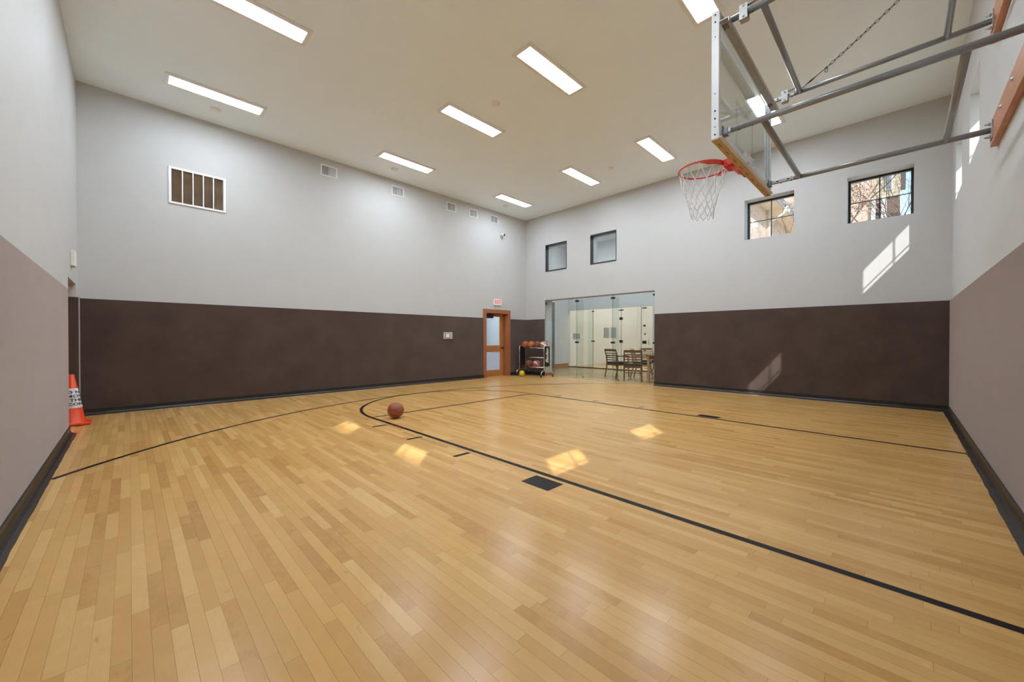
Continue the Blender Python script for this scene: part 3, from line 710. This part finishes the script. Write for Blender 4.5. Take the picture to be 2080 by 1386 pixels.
make_chair('dark wooden chair partly hidden left of the one seen from behind', (10.9, 6.3, 0), math.radians(-105))
make_chair('light wooden armchair between the dark chair and the table leg', (11.15, 5.6, 0), math.radians(-165), M_CHAIRL)
make_chair('wooden chair on the far side of the table, only its slatted back showing', (12.4, 5.9, 0), math.radians(150), M_CHAIRL)
t = thing('dining_table', 'wooden dining table behind the glass beside the brown wall', 'table', (10.55, 4.42, 0))
MB().box(-0.5, 0.5, -0.52, 0.52, 0.71, 0.745).build('tabletop', M_CHAIRW, t, bevel=0.006)
for sx_, sy_ in ((-1, -1), (-1, 1), (1, -1), (1, 1)): MB().box(sx_ * 0.45 - 0.03, sx_ * 0.45 + 0.03, sy_ * 0.46 - 0.03, sy_ * 0.46 + 0.03, 0, 0.71).build('leg', M_CHAIRL, t, bevel=0.004)
b = MB(); b.box(-0.42, 0.42, -0.47, -0.45, 0.63, 0.71); b.box(-0.42, 0.42, 0.45, 0.47, 0.63, 0.71); b.box(-0.46, -0.44, -0.43, 0.43, 0.63, 0.71); b.box(0.44, 0.46, -0.43, 0.43, 0.63, 0.71); b.build('apron', M_CHAIRW, t)

# ================================================================= traffic cone
t = thing('traffic_cone', 'orange traffic cone with a white do-not-move notice, half in the wall recess', 'traffic cone', (-0.58, 8.12, 0), math.radians(3))
b = MB(); b.box(-0.185, 0.185, -0.185, 0.185, 0.012, 0.035)
for q in (-0.12, 0, 0.12):
    for s_ in (-1, 1): b.box(q - 0.03, q + 0.03, s_ * 0.15 - 0.02, s_ * 0.15 + 0.02, 0, 0.013); b.box(s_ * 0.15 - 0.02, s_ * 0.15 + 0.02, q - 0.03, q + 0.03, 0, 0.013)
b.build('cone_base', M_CONE, t, bevel=0.004)
def cr_(z): return 0.135 + (0.029 - 0.135) * (z - 0.035) / 0.665
b = MB(); b.lathe([(0.145, 0.034), (cr_(0.05), 0.05), (cr_(0.35), 0.35), (cr_(0.7), 0.7), (cr_(0.7) - 0.004, 0.702), (cr_(0.7) - 0.008, 0.69)], n=48); b.build('cone_body', M_CONE, t)
b = MB(); b.lathe([(cr_(0.24) + 0.001, 0.24), (cr_(0.245) + 0.003, 0.245), (cr_(0.505) + 0.003, 0.505), (cr_(0.51) + 0.001, 0.51)], n=48); b.build('paper_sleeve', M_SLEEVE, t)
for s_, z in (('DO NOT', 0.458), ('MOVE', 0.403), ('THIS', 0.348), ('CONE', 0.293)):
    def wrap(v, z=z):
        zz = z + v[1]; r = cr_(zz) + 0.0062; a = math.radians(-51) + v[0] * 1.35 / cr_(z)
        return (r * math.cos(a), r * math.sin(a), zz)
    text_obj('lettering', s_, 0.052, wrap, M_INK, t, bold=0.0012)

# ================================================================= balls and rack
def ball(label, loc, r, m, rot, group=None, cat='basketball', name='basketball'):
    o = MB().sphere((0, 0, 0), r, 40, 24).build(name, m); o.location = loc; o.rotation_euler = rot
    return tag(o, label, cat, group)
BM1 = ball_mat('basketball_orange', (0.36, 0.10, 0.035)); BM2 = ball_mat('basketball_bright', (0.45, 0.13, 0.035)); BM3 = ball_mat('basketball_maroon', (0.22, 0.06, 0.035))
BM4 = ball_mat('ball_cream_stripe', (0.72, 0.62, 0.52), (0.36, 0.17, 0.09)); BM5 = ball_mat('ball_pink_stripe', (0.55, 0.38, 0.36), (0.40, 0.06, 0.05)); BM6 = ball_mat('ball_yellow', (0.75, 0.58, 0.02), None, (0.05, 0.045, 0.0))
mainb = ball('orange basketball lying alone on the open wooden floor', (2.845, 5.365, 0.1215), 0.1205, ball_mat('basketball_brown', (0.33, 0.088, 0.036), None, (0.05, 0.015, 0.01), 0.035), (math.radians(0), math.radians(0), 0))
mainb.rotation_euler = Matrix(((0.55, 0.55, -0.63), (-0.835, 0.36, -0.415), (0.0, 0.75, 0.66))).to_euler()
mainb.rotation_euler = (math.radians(28), math.radians(-24), math.radians(24))
# worn print on the ball, wrapped on its surface (towards the camera side)
def ball_text(s, size, lon0, lat0, tilt):
    cu, su = math.cos(tilt), math.sin(tilt)
    def fn(v):
        x_, y_ = v[0] * cu - v[1] * su, v[0] * su + v[1] * cu
        lo, la = lon0 + x_ / 0.12, lat0 + y_ / 0.12; r = 0.1212
        return (r * math.cos(la) * math.cos(lo), r * math.cos(la) * math.sin(lo), r * math.sin(la))
    return fn
inv = mainb.rotation_euler.to_matrix().inverted()
f_ = ball_text('', 0, math.atan2(-5.365, -2.845) + 0.18, 0.26, math.radians(24))
vs, fs = text_verts('WILSON', 0.036, bold=0.001)
b = MB(); b._add([tuple(inv @ Vector(f_(v))) for v in vs], fs); b.build('ball_print', plain('grey_print', (0.12, 0.07, 0.06), 0.6), mainb, fix=False)

rk = thing('ball_rack', 'black and chrome wheeled ball rack in the far corner beside the glass wall', 'ball rack', (9.12, 8.20, 0), math.radians(2.5))
Y0, Y1 = -0.50, 0.50
for s_, y in ((-1, Y0), (1, Y1)):
    b = MB(); b.tube([(-0.145, y, 0.19), (-0.145, y, 0.94), (-0.12, y, 0.965), (0.12, y, 0.965), (0.145, y, 0.94), (0.145, y, 0.19)], 0.0125, 10); b.build('end_frame', M_CHROME, rk)
    b = MB(); b.box(-0.13, 0.13, y - 0.008, y + 0.008, 0.33, 0.95); b.build('end_panel', M_BLACK, rk, bevel=0.006)
    b = MB(); b.tube([(-0.29, y, 0.075), (-0.28, y, 0.14), (-0.24, y, 0.19), (-0.14, y, 0.205), (0.14, y, 0.205), (0.24, y, 0.19), (0.28, y, 0.14), (0.29, y, 0.075)], 0.0125, 10); b.build('foot', M_CHROME, rk)
    for x in (-0.29, 0.29):
        b = MB(); b.lathe([(0, -0.011), (0.022, -0.011), (0.028, -0.006), (0.028, 0.006), (0.022, 0.011), (0, 0.011)], c=(x, y, 0.028), n=20, axis='y'); b.build('caster', M_BLACK, rk)
        b = MB(); b.box(x - 0.014, x + 0.014, y - 0.018, y - 0.013, 0.02, 0.07); b.box(x - 0.014, x + 0.014, y + 0.013, y + 0.018, 0.02, 0.07); b.box(x - 0.014, x + 0.014, y - 0.018, y + 0.018, 0.062, 0.075); b.build('caster_fork', M_BLACK, rk)
for z in (0.90, 0.60, 0.295):
    for x in (-0.085, 0.085):
        b = MB(); b.tube([(x, Y0, z), (x, Y1, z)], 0.009, 10); b.build('shelf_rail', M_CHROME, rk)
text_obj('lettering', 'Baden', 0.19, lambda v: (-v[1] * 0.95 + 0.0, Y0 - 0.0095, 0.66 + v[0] * 0.95), M_WHITE, rk, font_shear=0.4, bold=0.006)
zc = 0.90 + math.sqrt((0.12 + 0.009) ** 2 - 0.085 ** 2)
zb = 0.295 + math.sqrt((0.12 + 0.009) ** 2 - 0.085 ** 2)
def rp(y): 
    a = math.radians(2.5); return 9.12 - y * math.sin(a), 8.20 + y * math.cos(a)
for y, m, l, rt in ((0.375, BM1, 'orange basketball at the left end of the rack top shelf', (0.5, 0.2, 0.4)), (0.125, BM2, 'bright orange basketball second from left on the rack top shelf', (1.2, 0.5, 0.1)), (-0.125, BM3, 'dull maroon basketball third from left on the rack top shelf', (0.3, 1.0, 0.9)), (-0.377, BM4, 'cream and brown striped ball at the right end of the rack top shelf', (0.7, 0.5, 0.9))):
    x_, y_ = rp(y); ball(l, (x_, y_, zc), 0.12, m, rt, 'balls on the rack')
for y, m, l, rt in ((0.22, BM3, 'dark orange basketball on the rack bottom shelf, left of the striped one', (0.9, 0.2, 0.0)), (-0.08, BM5, 'pink and red striped ball on the rack bottom shelf', (0.6, 0.9, 0.5))):
    x_, y_ = rp(y); ball(l, (x_, y_, zb), 0.12, m, rt, 'balls on the rack')
ball('small yellow ball on the floor under the left end of the ball rack', (8.83, 8.47, 0.0905), 0.09, BM6, (0.2, 0.3, 0.8), None, 'ball', 'playground_ball')

# ================================================================= basketball hoop
hp = thing('basketball_hoop', 'wall-hung basketball hoop with glass backboard, red rim and steel pipe frame', 'basketball hoop', (4.465, 1.155, 2.9))
O = Vector((4.465, 1.155, 2.9))
def L_(x, y, z): return (x - O.x, y - O.y, z - O.z)
BX = 0.925; BH = 1.075; TH = 0.057
MB().box(-BX + 0.02, BX - 0.02, -0.030, -0.018, 0.03, BH - 0.02).build('glass_board', M_BGLASS, hp)
wm = plain('white_board_paint', (0.85, 0.85, 0.85), 0.5)
b = MB()
for (x0, x1, z0, z1) in ((-BX + 0.02, BX - 0.02, 0.03, 0.08), (-BX + 0.02, BX - 0.02, BH - 0.07, BH - 0.02), (-BX + 0.02, -BX + 0.07, 0.08, BH - 0.07), (BX - 0.07, BX - 0.02, 0.08, BH - 0.07)): b.box(x0, x1, -0.0175, -0.0165, z0, z1)
b.build('border_line', wm, hp)
b = MB()
for (x0, x1, z0, z1) in ((-0.305, 0.305, 0.15, 0.20), (-0.305, 0.305, 0.56, 0.61), (-0.305, -0.255, 0.20, 0.56), (0.255, 0.305, 0.20, 0.56)): b.box(x0, x1, -0.0175, -0.0165, z0, z1)
b.build('target_square', wm, hp)
for s_ in (-1, 1):
    b = MB(); x = s_ * BX
    b.box(x - s_ * 0.004, x, -TH, 0, 0, BH); b.box(x - s_ * 0.045, x - s_ * 0.004, -TH, -TH + 0.004, 0.0, BH); b.box(x - s_ * 0.03, x - s_ * 0.004, -0.004, 0, 0.0, BH)
    sf = b.build('side_frame', M_ALU, hp)
    for z in (0.035, 0.10, 0.17, 0.235, 0.38, 0.86, 0.985, 1.045):
        big = z in (0.035, 0.17, 0.235, 0.985, 1.045)
        MB().lathe([(0, s_ * 0.003), (0.006 if big else 0.0035, s_ * 0.003), (0.008 if big else 0.005, 0)], c=(x, -TH / 2, z), n=12, axis='x').build('bolt', M_DARKHOLE, sf)
b = MB(); b.box(-BX, BX, -TH, -0.001, -0.012, 0.0); bt = b.build('bottom_board', M_TAPE, hp)
for i in range(9):
    for dx in (0.0, 0.045):
        x = -BX + 0.10 + i * 0.21 + dx
        MB().lathe([(0, -0.002), (0.007, -0.002), (0.009, 0)], c=(x, -0.03, -0.012), n=12).build('bolt', M_DARKHOLE, bt)
b = MB(); b.box(-BX + 0.005, BX - 0.005, -TH - 0.026, -TH + 0.0, 0.005, 0.010); b.box(-BX + 0.005, BX - 0.005, -TH - 0.004, -TH, 0.010, 0.085); b.build('lower_channel', M_ALU, hp)
b = MB(); b.box(-BX + 0.005, BX - 0.005, -TH - 0.075, -TH, BH - 0.10, BH - 0.094); b.box(-BX + 0.005, BX - 0.005, -TH - 0.005, -TH, BH - 0.094, BH - 0.01); b.box(-BX + 0.005, BX - 0.005, -TH - 0.075, -TH - 0.07, BH - 0.13, BH - 0.10); b.build('upper_angle', M_GALV, hp)
# rim
RC = Vector((0, 0.15 + 0.245, 0.15)); R = 0.235
rim = MB().tube([(RC.x + R * math.cos(2 * PI * i / 64), RC.y + R * math.sin(2 * PI * i / 64), RC.z) for i in range(64)], 0.0085, 12, closed=True).build('rim', M_RED, hp)
pts = []; n = 40; a0, a1 = math.radians(-90 - 78), math.radians(-90 + 78)
for i in range(n + 1):
    a = a0 + (a1 - a0) * i / n; e = min(i, n - i) / n; hgt = 0.045 * min(1, 0.25 + e * 6)
    for rr, zz in ((R + 0.006, 0.004), (R + 0.011, 0.004), (R + 0.011, -hgt), (R + 0.006, -hgt)): pts.append((RC.x + rr * math.cos(a), RC.y + rr * math.sin(a), RC.z + zz))
b = MB(); b._add(pts, [(4 * i + k_, 4 * i + (k_ + 1) % 4, 4 * i + 4 + (k_ + 1) % 4, 4 * i + 4 + k_) for i in range(n) for k_ in range(4)] + [(0, 1, 2, 3), (4 * n + 3, 4 * n + 2, 4 * n + 1, 4 * n)])
b.build('rim_band', M_RED, rim)
b = MB()
prof_t = [(-0.125, 0.0), (0.125, 0.0), (0.125, 0.05), (0.08, 0.155), (-0.08, 0.155), (-0.125, 0.05)]
b.prism(prof_t, 'z', RC.z - 0.07, RC.z + 0.006)
b.box(-0.125, 0.125, 0.0, 0.018, RC.z - 0.16, RC.z + 0.01)
b.prism([(0.012, RC.z - 0.15), (0.06, RC.z - 0.13), (0.11, RC.z - 0.065), (0.012, RC.z - 0.065)], 'x', -0.075, 0.075)
b.build('rim_bracket', M_RED, rim, bevel=0.004)
b = MB()
for i in range(12):
    a = 2 * PI * (i + 0.5) / 12; c_ = Vector((RC.x + R * math.cos(a), RC.y + R * math.sin(a), RC.z - 0.016)); b.tube([c_ + Vector((0.012 * math.cos(2 * PI * j / 8) * -math.sin(a), 0.012 * math.cos(2 * PI * j / 8) * math.cos(a), 0.010 * math.sin(2 * PI * j / 8))) for j in range(8)], 0.0025, 6, closed=True)
b.build('net_hooks', M_GALV, rim)
# net of knotted cord
prof_n = [(0.228, -0.02), (0.198, -0.165), (0.165, -0.26), (0.142, -0.34), (0.126, -0.41), (0.116, -0.47), (0.110, -0.53)]
b = MB(); rnd = random.Random(4)
nodes = []
for lv, (r_, z_) in enumerate(prof_n):
    row = []
    for i in range(12):
        a = 2 * PI * (i + 0.5 + 0.5 * (lv % 2)) / 12 + rnd.uniform(-0.05, 0.05) * (lv > 0)
        q = r_ + rnd.uniform(-0.008, 0.008) * (lv > 0)
        row.append(Vector((RC.x + q * math.cos(a), RC.y + q * math.sin(a), RC.z + z_ + rnd.uniform(-0.012, 0.012) * (lv > 0))))
    nodes.append(row)
for lv in range(len(prof_n) - 1):
    for i in range(12):
        j = (i - 1) % 12 if lv % 2 == 0 else (i + 1) % 12
        for q in (i, j):
            p0, p1 = nodes[lv][i], nodes[lv + 1][q]; mid = (p0 + p1) / 2 + Vector((0, 0, -0.006))
            b.tube([p0, mid, p1], 0.0036 if lv < 5 else 0.0032, 6, caps=False)
        if lv > 0: b.sphere(tuple(nodes[lv][i]), 0.0062, 8, 6)
for i in range(12):
    b.sphere(tuple(nodes[-1][i]), 0.006, 8, 6)
b.build('net', M_NET, rim)
# rim back plate behind the glass
b = MB(); b.box(-0.11, 0.11, -0.062, -0.034, 0.02, 0.16)
for x in (-0.08, 0.08):
    for z in (0.05, 0.13): b.tube([(x, -0.09, z), (x, -0.03, z)], 0.007, 8); b.tube([(x, -0.075, z), (x, -0.065, z)], 0.013, 6)
b.build('rim_back_plate', M_ALU, hp, bevel=0.003)
# pipe frame
PX0, PX1, PZ0, PZ1 = 3.64, 5.225, 2.978, 3.905
YW = YR + 0.045
for nm, x, z in (('near', PX0, PZ0), ('far', PX1, PZ0), ('nearup', PX0, PZ1), ('farup', PX1, PZ1)):
    b = MB(); b.tube([L_(x, YW + 0.006, z), L_(x, 0.85 if x > 5 else 1.03, z)], 0.024, 20); pp = b.build('frame_pipe', M_PIPE, hp)
    # telescoping flat adjuster at the board end
    b = MB(); b.box(*[v for ab in zip(L_(x - 0.012, 0.99, z - 0.018), L_(x + 0.012, 1.10, z + 0.018)) for v in ab]) if False else None
    b = MB(); p0, p1 = L_(x - 0.017, 0.80, z - 0.017), L_(x + 0.017, 1.085, z + 0.017); b.box(p0[0], p1[0], p0[1], p1[1], p0[2], p1[2]); b.build('adjuster', M_GALV, pp, bevel=0.002)
    b = MB(); p0, p1 = L_(x - 0.035, 1.087, z - 0.045), L_(x + 0.035, 1.093, z + 0.045); b.box(p0[0], p1[0], p0[1], p1[1], p0[2], p1[2])
    p0, p1 = L_(x - 0.03, 1.055, z - 0.035), L_(x + 0.03, 1.093, z - 0.030); b.box(p0[0], p1[0], p0[1], p1[1], p0[2], p1[2])
    p0, p1 = L_(x - 0.024, 1.05, z - 0.022), L_(x - 0.018, 1.09, z + 0.022); b.box(p0[0], p1[0], p0[1], p1[1], p0[2], p1[2])
    b.build('board_bracket', M_BRKT, pp)
    b = MB()
    for yy in (0.90, 1.0): b.tube([L_(x - 0.02, yy, z), L_(x + 0.02, yy, z)], 0.009, 8); b.tube([L_(x, yy - 0.03, z - 0.025), L_(x, yy - 0.03, z + 0.025)], 0.006, 8)
    b.build('adjuster_bolt', M_DARKHOLE, pp)
    b = MB(); p0, p1 = L_(x - 0.055, YW - 0.002, z - 0.075), L_(x + 0.055, YW + 0.006, z + 0.075); b.box(p0[0], p1[0], p0[1], p1[1], p0[2], p1[2])
    for q in (-0.055, 0.055): b.tube([L_(x, YW + 0.004, z + q), L_(x, YW + 0.04, z + q)], 0.007, 8); b.tube([L_(x, YW + 0.004, z + q), L_(x, YW + 0.02, z + q)], 0.013, 6)
    b.build('wall_flange', M_GALV, pp)
for y, z in ((0.80, PZ0), (-0.27, PZ0), (0.80, PZ1), (-0.27, PZ1)):
    b = MB(); b.tube([L_(PX0, y, z), L_(PX1, y, z)], 0.024, 20); b.build('cross_pipe', M_PIPE, hp)
# clamp plates on the upper pipes
for x in (PX0, PX1):
    b = MB(); p0, p1 = L_(x - 0.032, 0.905, PZ1 - 0.055), L_(x - 0.027, 0.965, PZ1 + 0.06); b.box(p0[0], p1[0], p0[1], p1[1], p0[2], p1[2])
    p0, p1 = L_(x + 0.027, 0.905, PZ1 - 0.055), L_(x + 0.032, 0.965, PZ1 + 0.06); b.box(p0[0], p1[0], p0[1], p1[1], p0[2], p1[2])
    p0, p1 = L_(x - 0.032, 0.905, PZ1 - 0.06), L_(x + 0.032, 0.965, PZ1 - 0.055); b.box(p0[0], p1[0], p0[1], p1[1], p0[2], p1[2])
    for dz in (-0.04, 0.045): b.tube([L_(x - 0.042, 0.935, PZ1 + dz), L_(x + 0.042, 0.935, PZ1 + dz)], 0.008, 8)
    b.bar(L_(x, 0.95, PZ1 + 0.05), L_(x, 0.82, PZ1 + 0.062), 0.03, 0.006)
    b.build('pipe_clamp', M_GALV, hp)
    # turnbuckle, chain and hanging ring up to the wall
    A_ = Vector(L_(x, 0.80, PZ1 + 0.02)); J_ = Vector(L_(x, 0.575, PZ1 + 0.15)); E_ = Vector(L_(x, YR, 4.93))
    b = MB(); b.tube([A_, A_.lerp(J_, 0.25)], 0.004, 8); b.tube([A_.lerp(J_, 0.2), A_.lerp(J_, 0.42), A_.lerp(J_, 0.62)], [0.003, 0.011, 0.004], 8); b.tube([A_.lerp(J_, 0.6), J_], 0.004, 8); b.build('turnbuckle', M_DARKHOLE, hp)
    b = MB(); d = (E_ - J_); nl = int(d.length / 0.042); up_ = Vector((1, 0, 0)); 
    for i in range(nl):
        s0 = i / nl; s1 = (i + 1) / nl
        sag = lambda s: -0.10 * 4 * s * (1 - s) * 0.35
        q0 = J_ + d * s0 + Vector((0, 0, sag(s0))); q1 = J_ + d * s1 + Vector((0, 0, sag(s1))); c_ = (q0 + q1) / 2; dd = (q1 - q0).normalized()
        sd = up_ if i % 2 == 0 else dd.cross(up_).normalized(); hl = (q1 - q0).length * 0.62
        b.tube([c_ + dd * hl * math.cos(2 * PI * j / 12) + sd * 0.0105 * math.sin(2 * PI * j / 12) for j in range(12)], 0.0026, 6, closed=True)
    b.build('chain', M_DARKHOLE, hp)
    b = MB(); b.tube([J_ + Vector((0, 0.0, -0.025)) + Vector((0, 0.012 * math.sin(2 * PI * j / 12), 0.022 * math.cos(2 * PI * j / 12))) for j in range(12)], 0.003, 6, closed=True); b.sphere(tuple(J_), 0.011, 10, 8); b.build('ring', M_DARKHOLE, hp)
# timber ledgers bolted to the wall
for z0, z1, x1 in ((2.865, 3.075, 5.335), (3.79, 4.0, 5.40)):
    b = MB(); p0, p1 = L_(3.45, YR, z0), L_(x1, YR + 0.042, z1); b.box(p0[0], p1[0], p0[1], p1[1], p0[2], p1[2]); lg = b.build('wood_ledger', M_LEDGER, hp, bevel=0.004)
    for x in (3.9, 4.35, 4.8):
        b = MB(); c_ = L_(x, YR + 0.042, (z0 + z1) / 2 + 0.03); b.lathe([(0, 0.012), (0.012, 0.012), (0.014, 0.002), (0.02, 0.002), (0.02, 0)], c=c_, n=12, axis='y'); b.build('lag_bolt', M_GALV, lg)

# ================================================================= outside
struct(MB().box(-60, 90, -70, 80, -0.4, -0.16).build('floor', M_GROUND))
hs = thing('brick_house', 'pink brick neighbouring house with tan soffit, seen through the left high window', 'building', (17, 3.6, -0.2))
def HL(x0, x1, y0, y1, z0, z1): return (x0 - 17, x1 - 17, y0 - 3.6, y1 - 3.6, z0 + 0.2, z1 + 0.2)
MB().box(*HL(9.95, 17.0, 3.6, 3.69, -0.2, 6.0)).build('brick_wall', M_BRICKX, hs)
MB().box(*HL(17.25, 21.9, 3.6, 3.69, -0.2, 6.0)).build('brick_wall', M_BRICKX, hs)
MB().box(*HL(17.0, 17.25, 3.52, 3.7, -0.2, 6.0)).build('corner_trim', plain('tan_trim', (0.5, 0.42, 0.3), 0.6), hs)
MB().box(*HL(10.0, 21.9, 3.09, 3.62, 6.0, 6.03)).build('soffit', M_SOFFIT, hs)
MB().box(*HL(10.0, 21.9, 3.05, 3.09, 5.97, 6.2)).build('fascia', M_GUTTER, hs)
b = MB(); b.prism([(3.05 - 3.6, 6.2 + 0.2), (2.93 - 3.6, 6.2 + 0.2), (2.95 - 3.6, 6.1 + 0.2), (3.05 - 3.6, 6.08 + 0.2)], 'x', 10.0 - 17, 21.9 - 17); b.build('gutter', M_GUTTER, hs)
b = MB(); b.tube([L for L in ((0.15, -0.62, 6.25), (0.12, -0.5, 6.0), (0.10, -0.06, 5.75), (0.10, -0.06, 0.1))], 0.045, 8); b.build('downspout', M_TRIMW, hs)
b = MB(); b.prism([(3.05 - 3.6, 6.43), (3.09 - 3.6, 6.27), (11.5 - 3.6, 6.27), (7.3 - 3.6, 8.7)], 'x', 10.0 - 17, 21.9 - 17); b.build('roof', M_ROOF, hs)
MB().box(*HL(17.45, 17.7, 3.0, 3.1, 5.95, 6.1)).build('gutter_end', M_TRIMW, hs)

h2 = thing('siding_house', 'tan sided and brick house with white trim, seen through the right high window', 'building', (22, 0.9, -0.2))
def H2(x0, x1, y0, y1, z0, z1): return (x0 - 22, x1 - 22, y0 - 0.9, y1 - 0.9, z0 + 0.2, z1 + 0.2)
MB().box(*H2(22, 30, 0.91, 6.5, -0.2, 9.6)).build('brick_wall', M_BRICKY, h2)
MB().box(*H2(22.25, 30, 0.09, 0.91, 6.35, 7.0)).build('brick_bay', plain('dark_brick', (0.12, 0.07, 0.055), 0.9, noise=0.5, nscale=20), h2)
MB().box(*H2(22.2, 30, 0.09, 0.91, 7.0, 9.4)).build('siding', M_SIDING, h2)
MB().box(*H2(22.3, 30, 0.47, 0.91, -0.2, 6.35)).build('porch_wall', plain('porch_shade_grey', (0.35, 0.33, 0.31), 0.8), h2)  # grey colour stands for the shade between the white posts
for y0_, y1_ in ((0.80, 0.93), (0.47, 0.62)): MB().box(*H2(21.9, 22.2, y0_, y1_, -0.2, 7.0)).build('white_post', M_TRIMW, h2)
b = MB(); b.box(*H2(22.15, 22.2, 0.30, 0.52, 7.3, 8.1)); w_ = b.build('window', M_TRIMW, h2)
MB().box(*H2(22.13, 22.15, 0.33, 0.49, 7.34, 8.06)).build('pane', M_GREYBLUE, w_)
b = MB(); b.prism([(-1.0, 9.6), (5.8, 9.6), (2.4, 12.0)], 'x', -0.4, 8.4); b.build('roof', M_ROOF, h2)

def tree(name, label, loc, seed, height, spread, lean=(0, 0), leaves=0, leafc=None, depth=6):
    rnd = random.Random(seed); t = thing(name, label, 'tree', loc)
    b = MB(); tips = []
    def grow(p, d, l, r, k_):
        n = 4; pts = [p]; dd = d.copy()
        for i in range(n):
            dd = (dd + Vector((rnd.uniform(-1, 1), rnd.uniform(-1, 1), rnd.uniform(-0.5, 0.8))) * 0.14).normalized(); pts.append(pts[-1] + dd * l / n)
        b.tube(pts, [r * (1 - 0.4 * i / n) for i in range(n + 1)], 6 if k_ > 2 else 4, caps=False)
        if k_ <= 2: tips.extend(pts[2:])
        if k_ == 0: return
        for _ in range(rnd.choice((2, 3)) if k_ > 1 else 2):
            nd = (dd + Vector((rnd.uniform(-1, 1) * spread, rnd.uniform(-1, 1) * spread, rnd.uniform(-0.3, 0.6)))).normalized()
            grow(pts[rnd.choice((3, 4))], nd, l * rnd.uniform(0.66, 0.84), r * 0.58, k_ - 1)
    grow(Vector((0, 0, 0)), Vector((lean[0], lean[1], 1)).normalized(), height * 0.30, height * 0.0095, depth)
    b.build('branches', M_BARK, t, fix=False)
    if leaves:
        b = MB()
        for _ in range(leaves):
            p = rnd.choice(tips) + Vector([rnd.uniform(-0.12, 0.12) for _ in range(3)]); s_ = rnd.uniform(0.012, 0.032)
            u_ = Vector([rnd.uniform(-1, 1) for _ in range(3)]).normalized(); v_ = u_.orthogonal().normalized()
            b.poly([p - u_ * s_, p + v_ * s_ * 0.45, p + u_ * s_, p - v_ * s_ * 0.45])
        b.build('leaves', M_LEAF, t, fix=False)
    return t
tree('bare_tree', 'leafy dry tree in front of the brick house in the right high window', (14.2, 0.95, -0.16), 11, 7.2, 0.62, (0.04, -0.06), 14000, depth=7)
tree('bare_tree', 'leafless tree against the blue sky in the right high window', (16.0, -0.3, -0.16), 5, 9.0, 0.62, (0.05, -0.03), 0, depth=7)
tree('bare_tree', 'pale bare tree crossing the left high window in front of the house', (15.2, 2.1, -0.16), 23, 6.4, 0.4, (0, 0), 0, depth=5)

# ================================================================= light
sun = bpy.data.lights.new('sun', 'SUN'); sun.energy = 2.3; sun.angle = math.radians(0.6); sun.color = (1.0, 0.98, 0.96)
so = bpy.data.objects.new('sun', sun); COL.objects.link(so); so.location = (-10, -10, 15)
so.rotation_euler = Vector((1, 1.08, -1.33)).to_track_quat('-Z', 'Y').to_euler()
w = bpy.data.worlds.new('world'); S.world = w; w.use_nodes = True
nt = w.node_tree; sky = nt.nodes.new('ShaderNodeTexSky'); sky.sky_type = 'NISHITA'; sky.sun_disc = False
sky.sun_elevation = math.radians(42); sky.sun_rotation = math.atan2(-1, -1.08); sky.air_density = 1.0; sky.dust_density = 0.6
nt.links.new(sky.outputs[0], nt.nodes['Background'].inputs[0]); nt.nodes['Background'].inputs[1].default_value = 0.13

# ================================================================= camera
cam = bpy.data.cameras.new('camera'); cam.sensor_width = 36.0; cam.lens = 784.33 / 2080 * 36.0; cam.clip_start = 0.02; cam.clip_end = 300
co = bpy.data.objects.new('camera', cam); COL.objects.link(co)
yaw, pit = math.radians(45.2848), math.radians(-0.4057)
fw = Vector((math.cos(yaw) * math.cos(pit), math.sin(yaw) * math.cos(pit), math.sin(pit)))
co.location = (0, 0, CAM_H); co.rotation_euler = fw.to_track_quat('-Z', 'Y').to_euler()
S.camera = co
vs_ = S.view_settings; vs_.view_transform = 'Standard'; vs_.look = 'None'; vs_.exposure = 1.75; vs_.gamma = 1.0; vs_.use_curve_mapping = False
S.cycles.max_bounces = 10; S.cycles.diffuse_bounces = 6; S.cycles.glossy_bounces = 5; S.cycles.transparent_max_bounces = 24
S.cycles.sample_clamp_indirect = 6.0
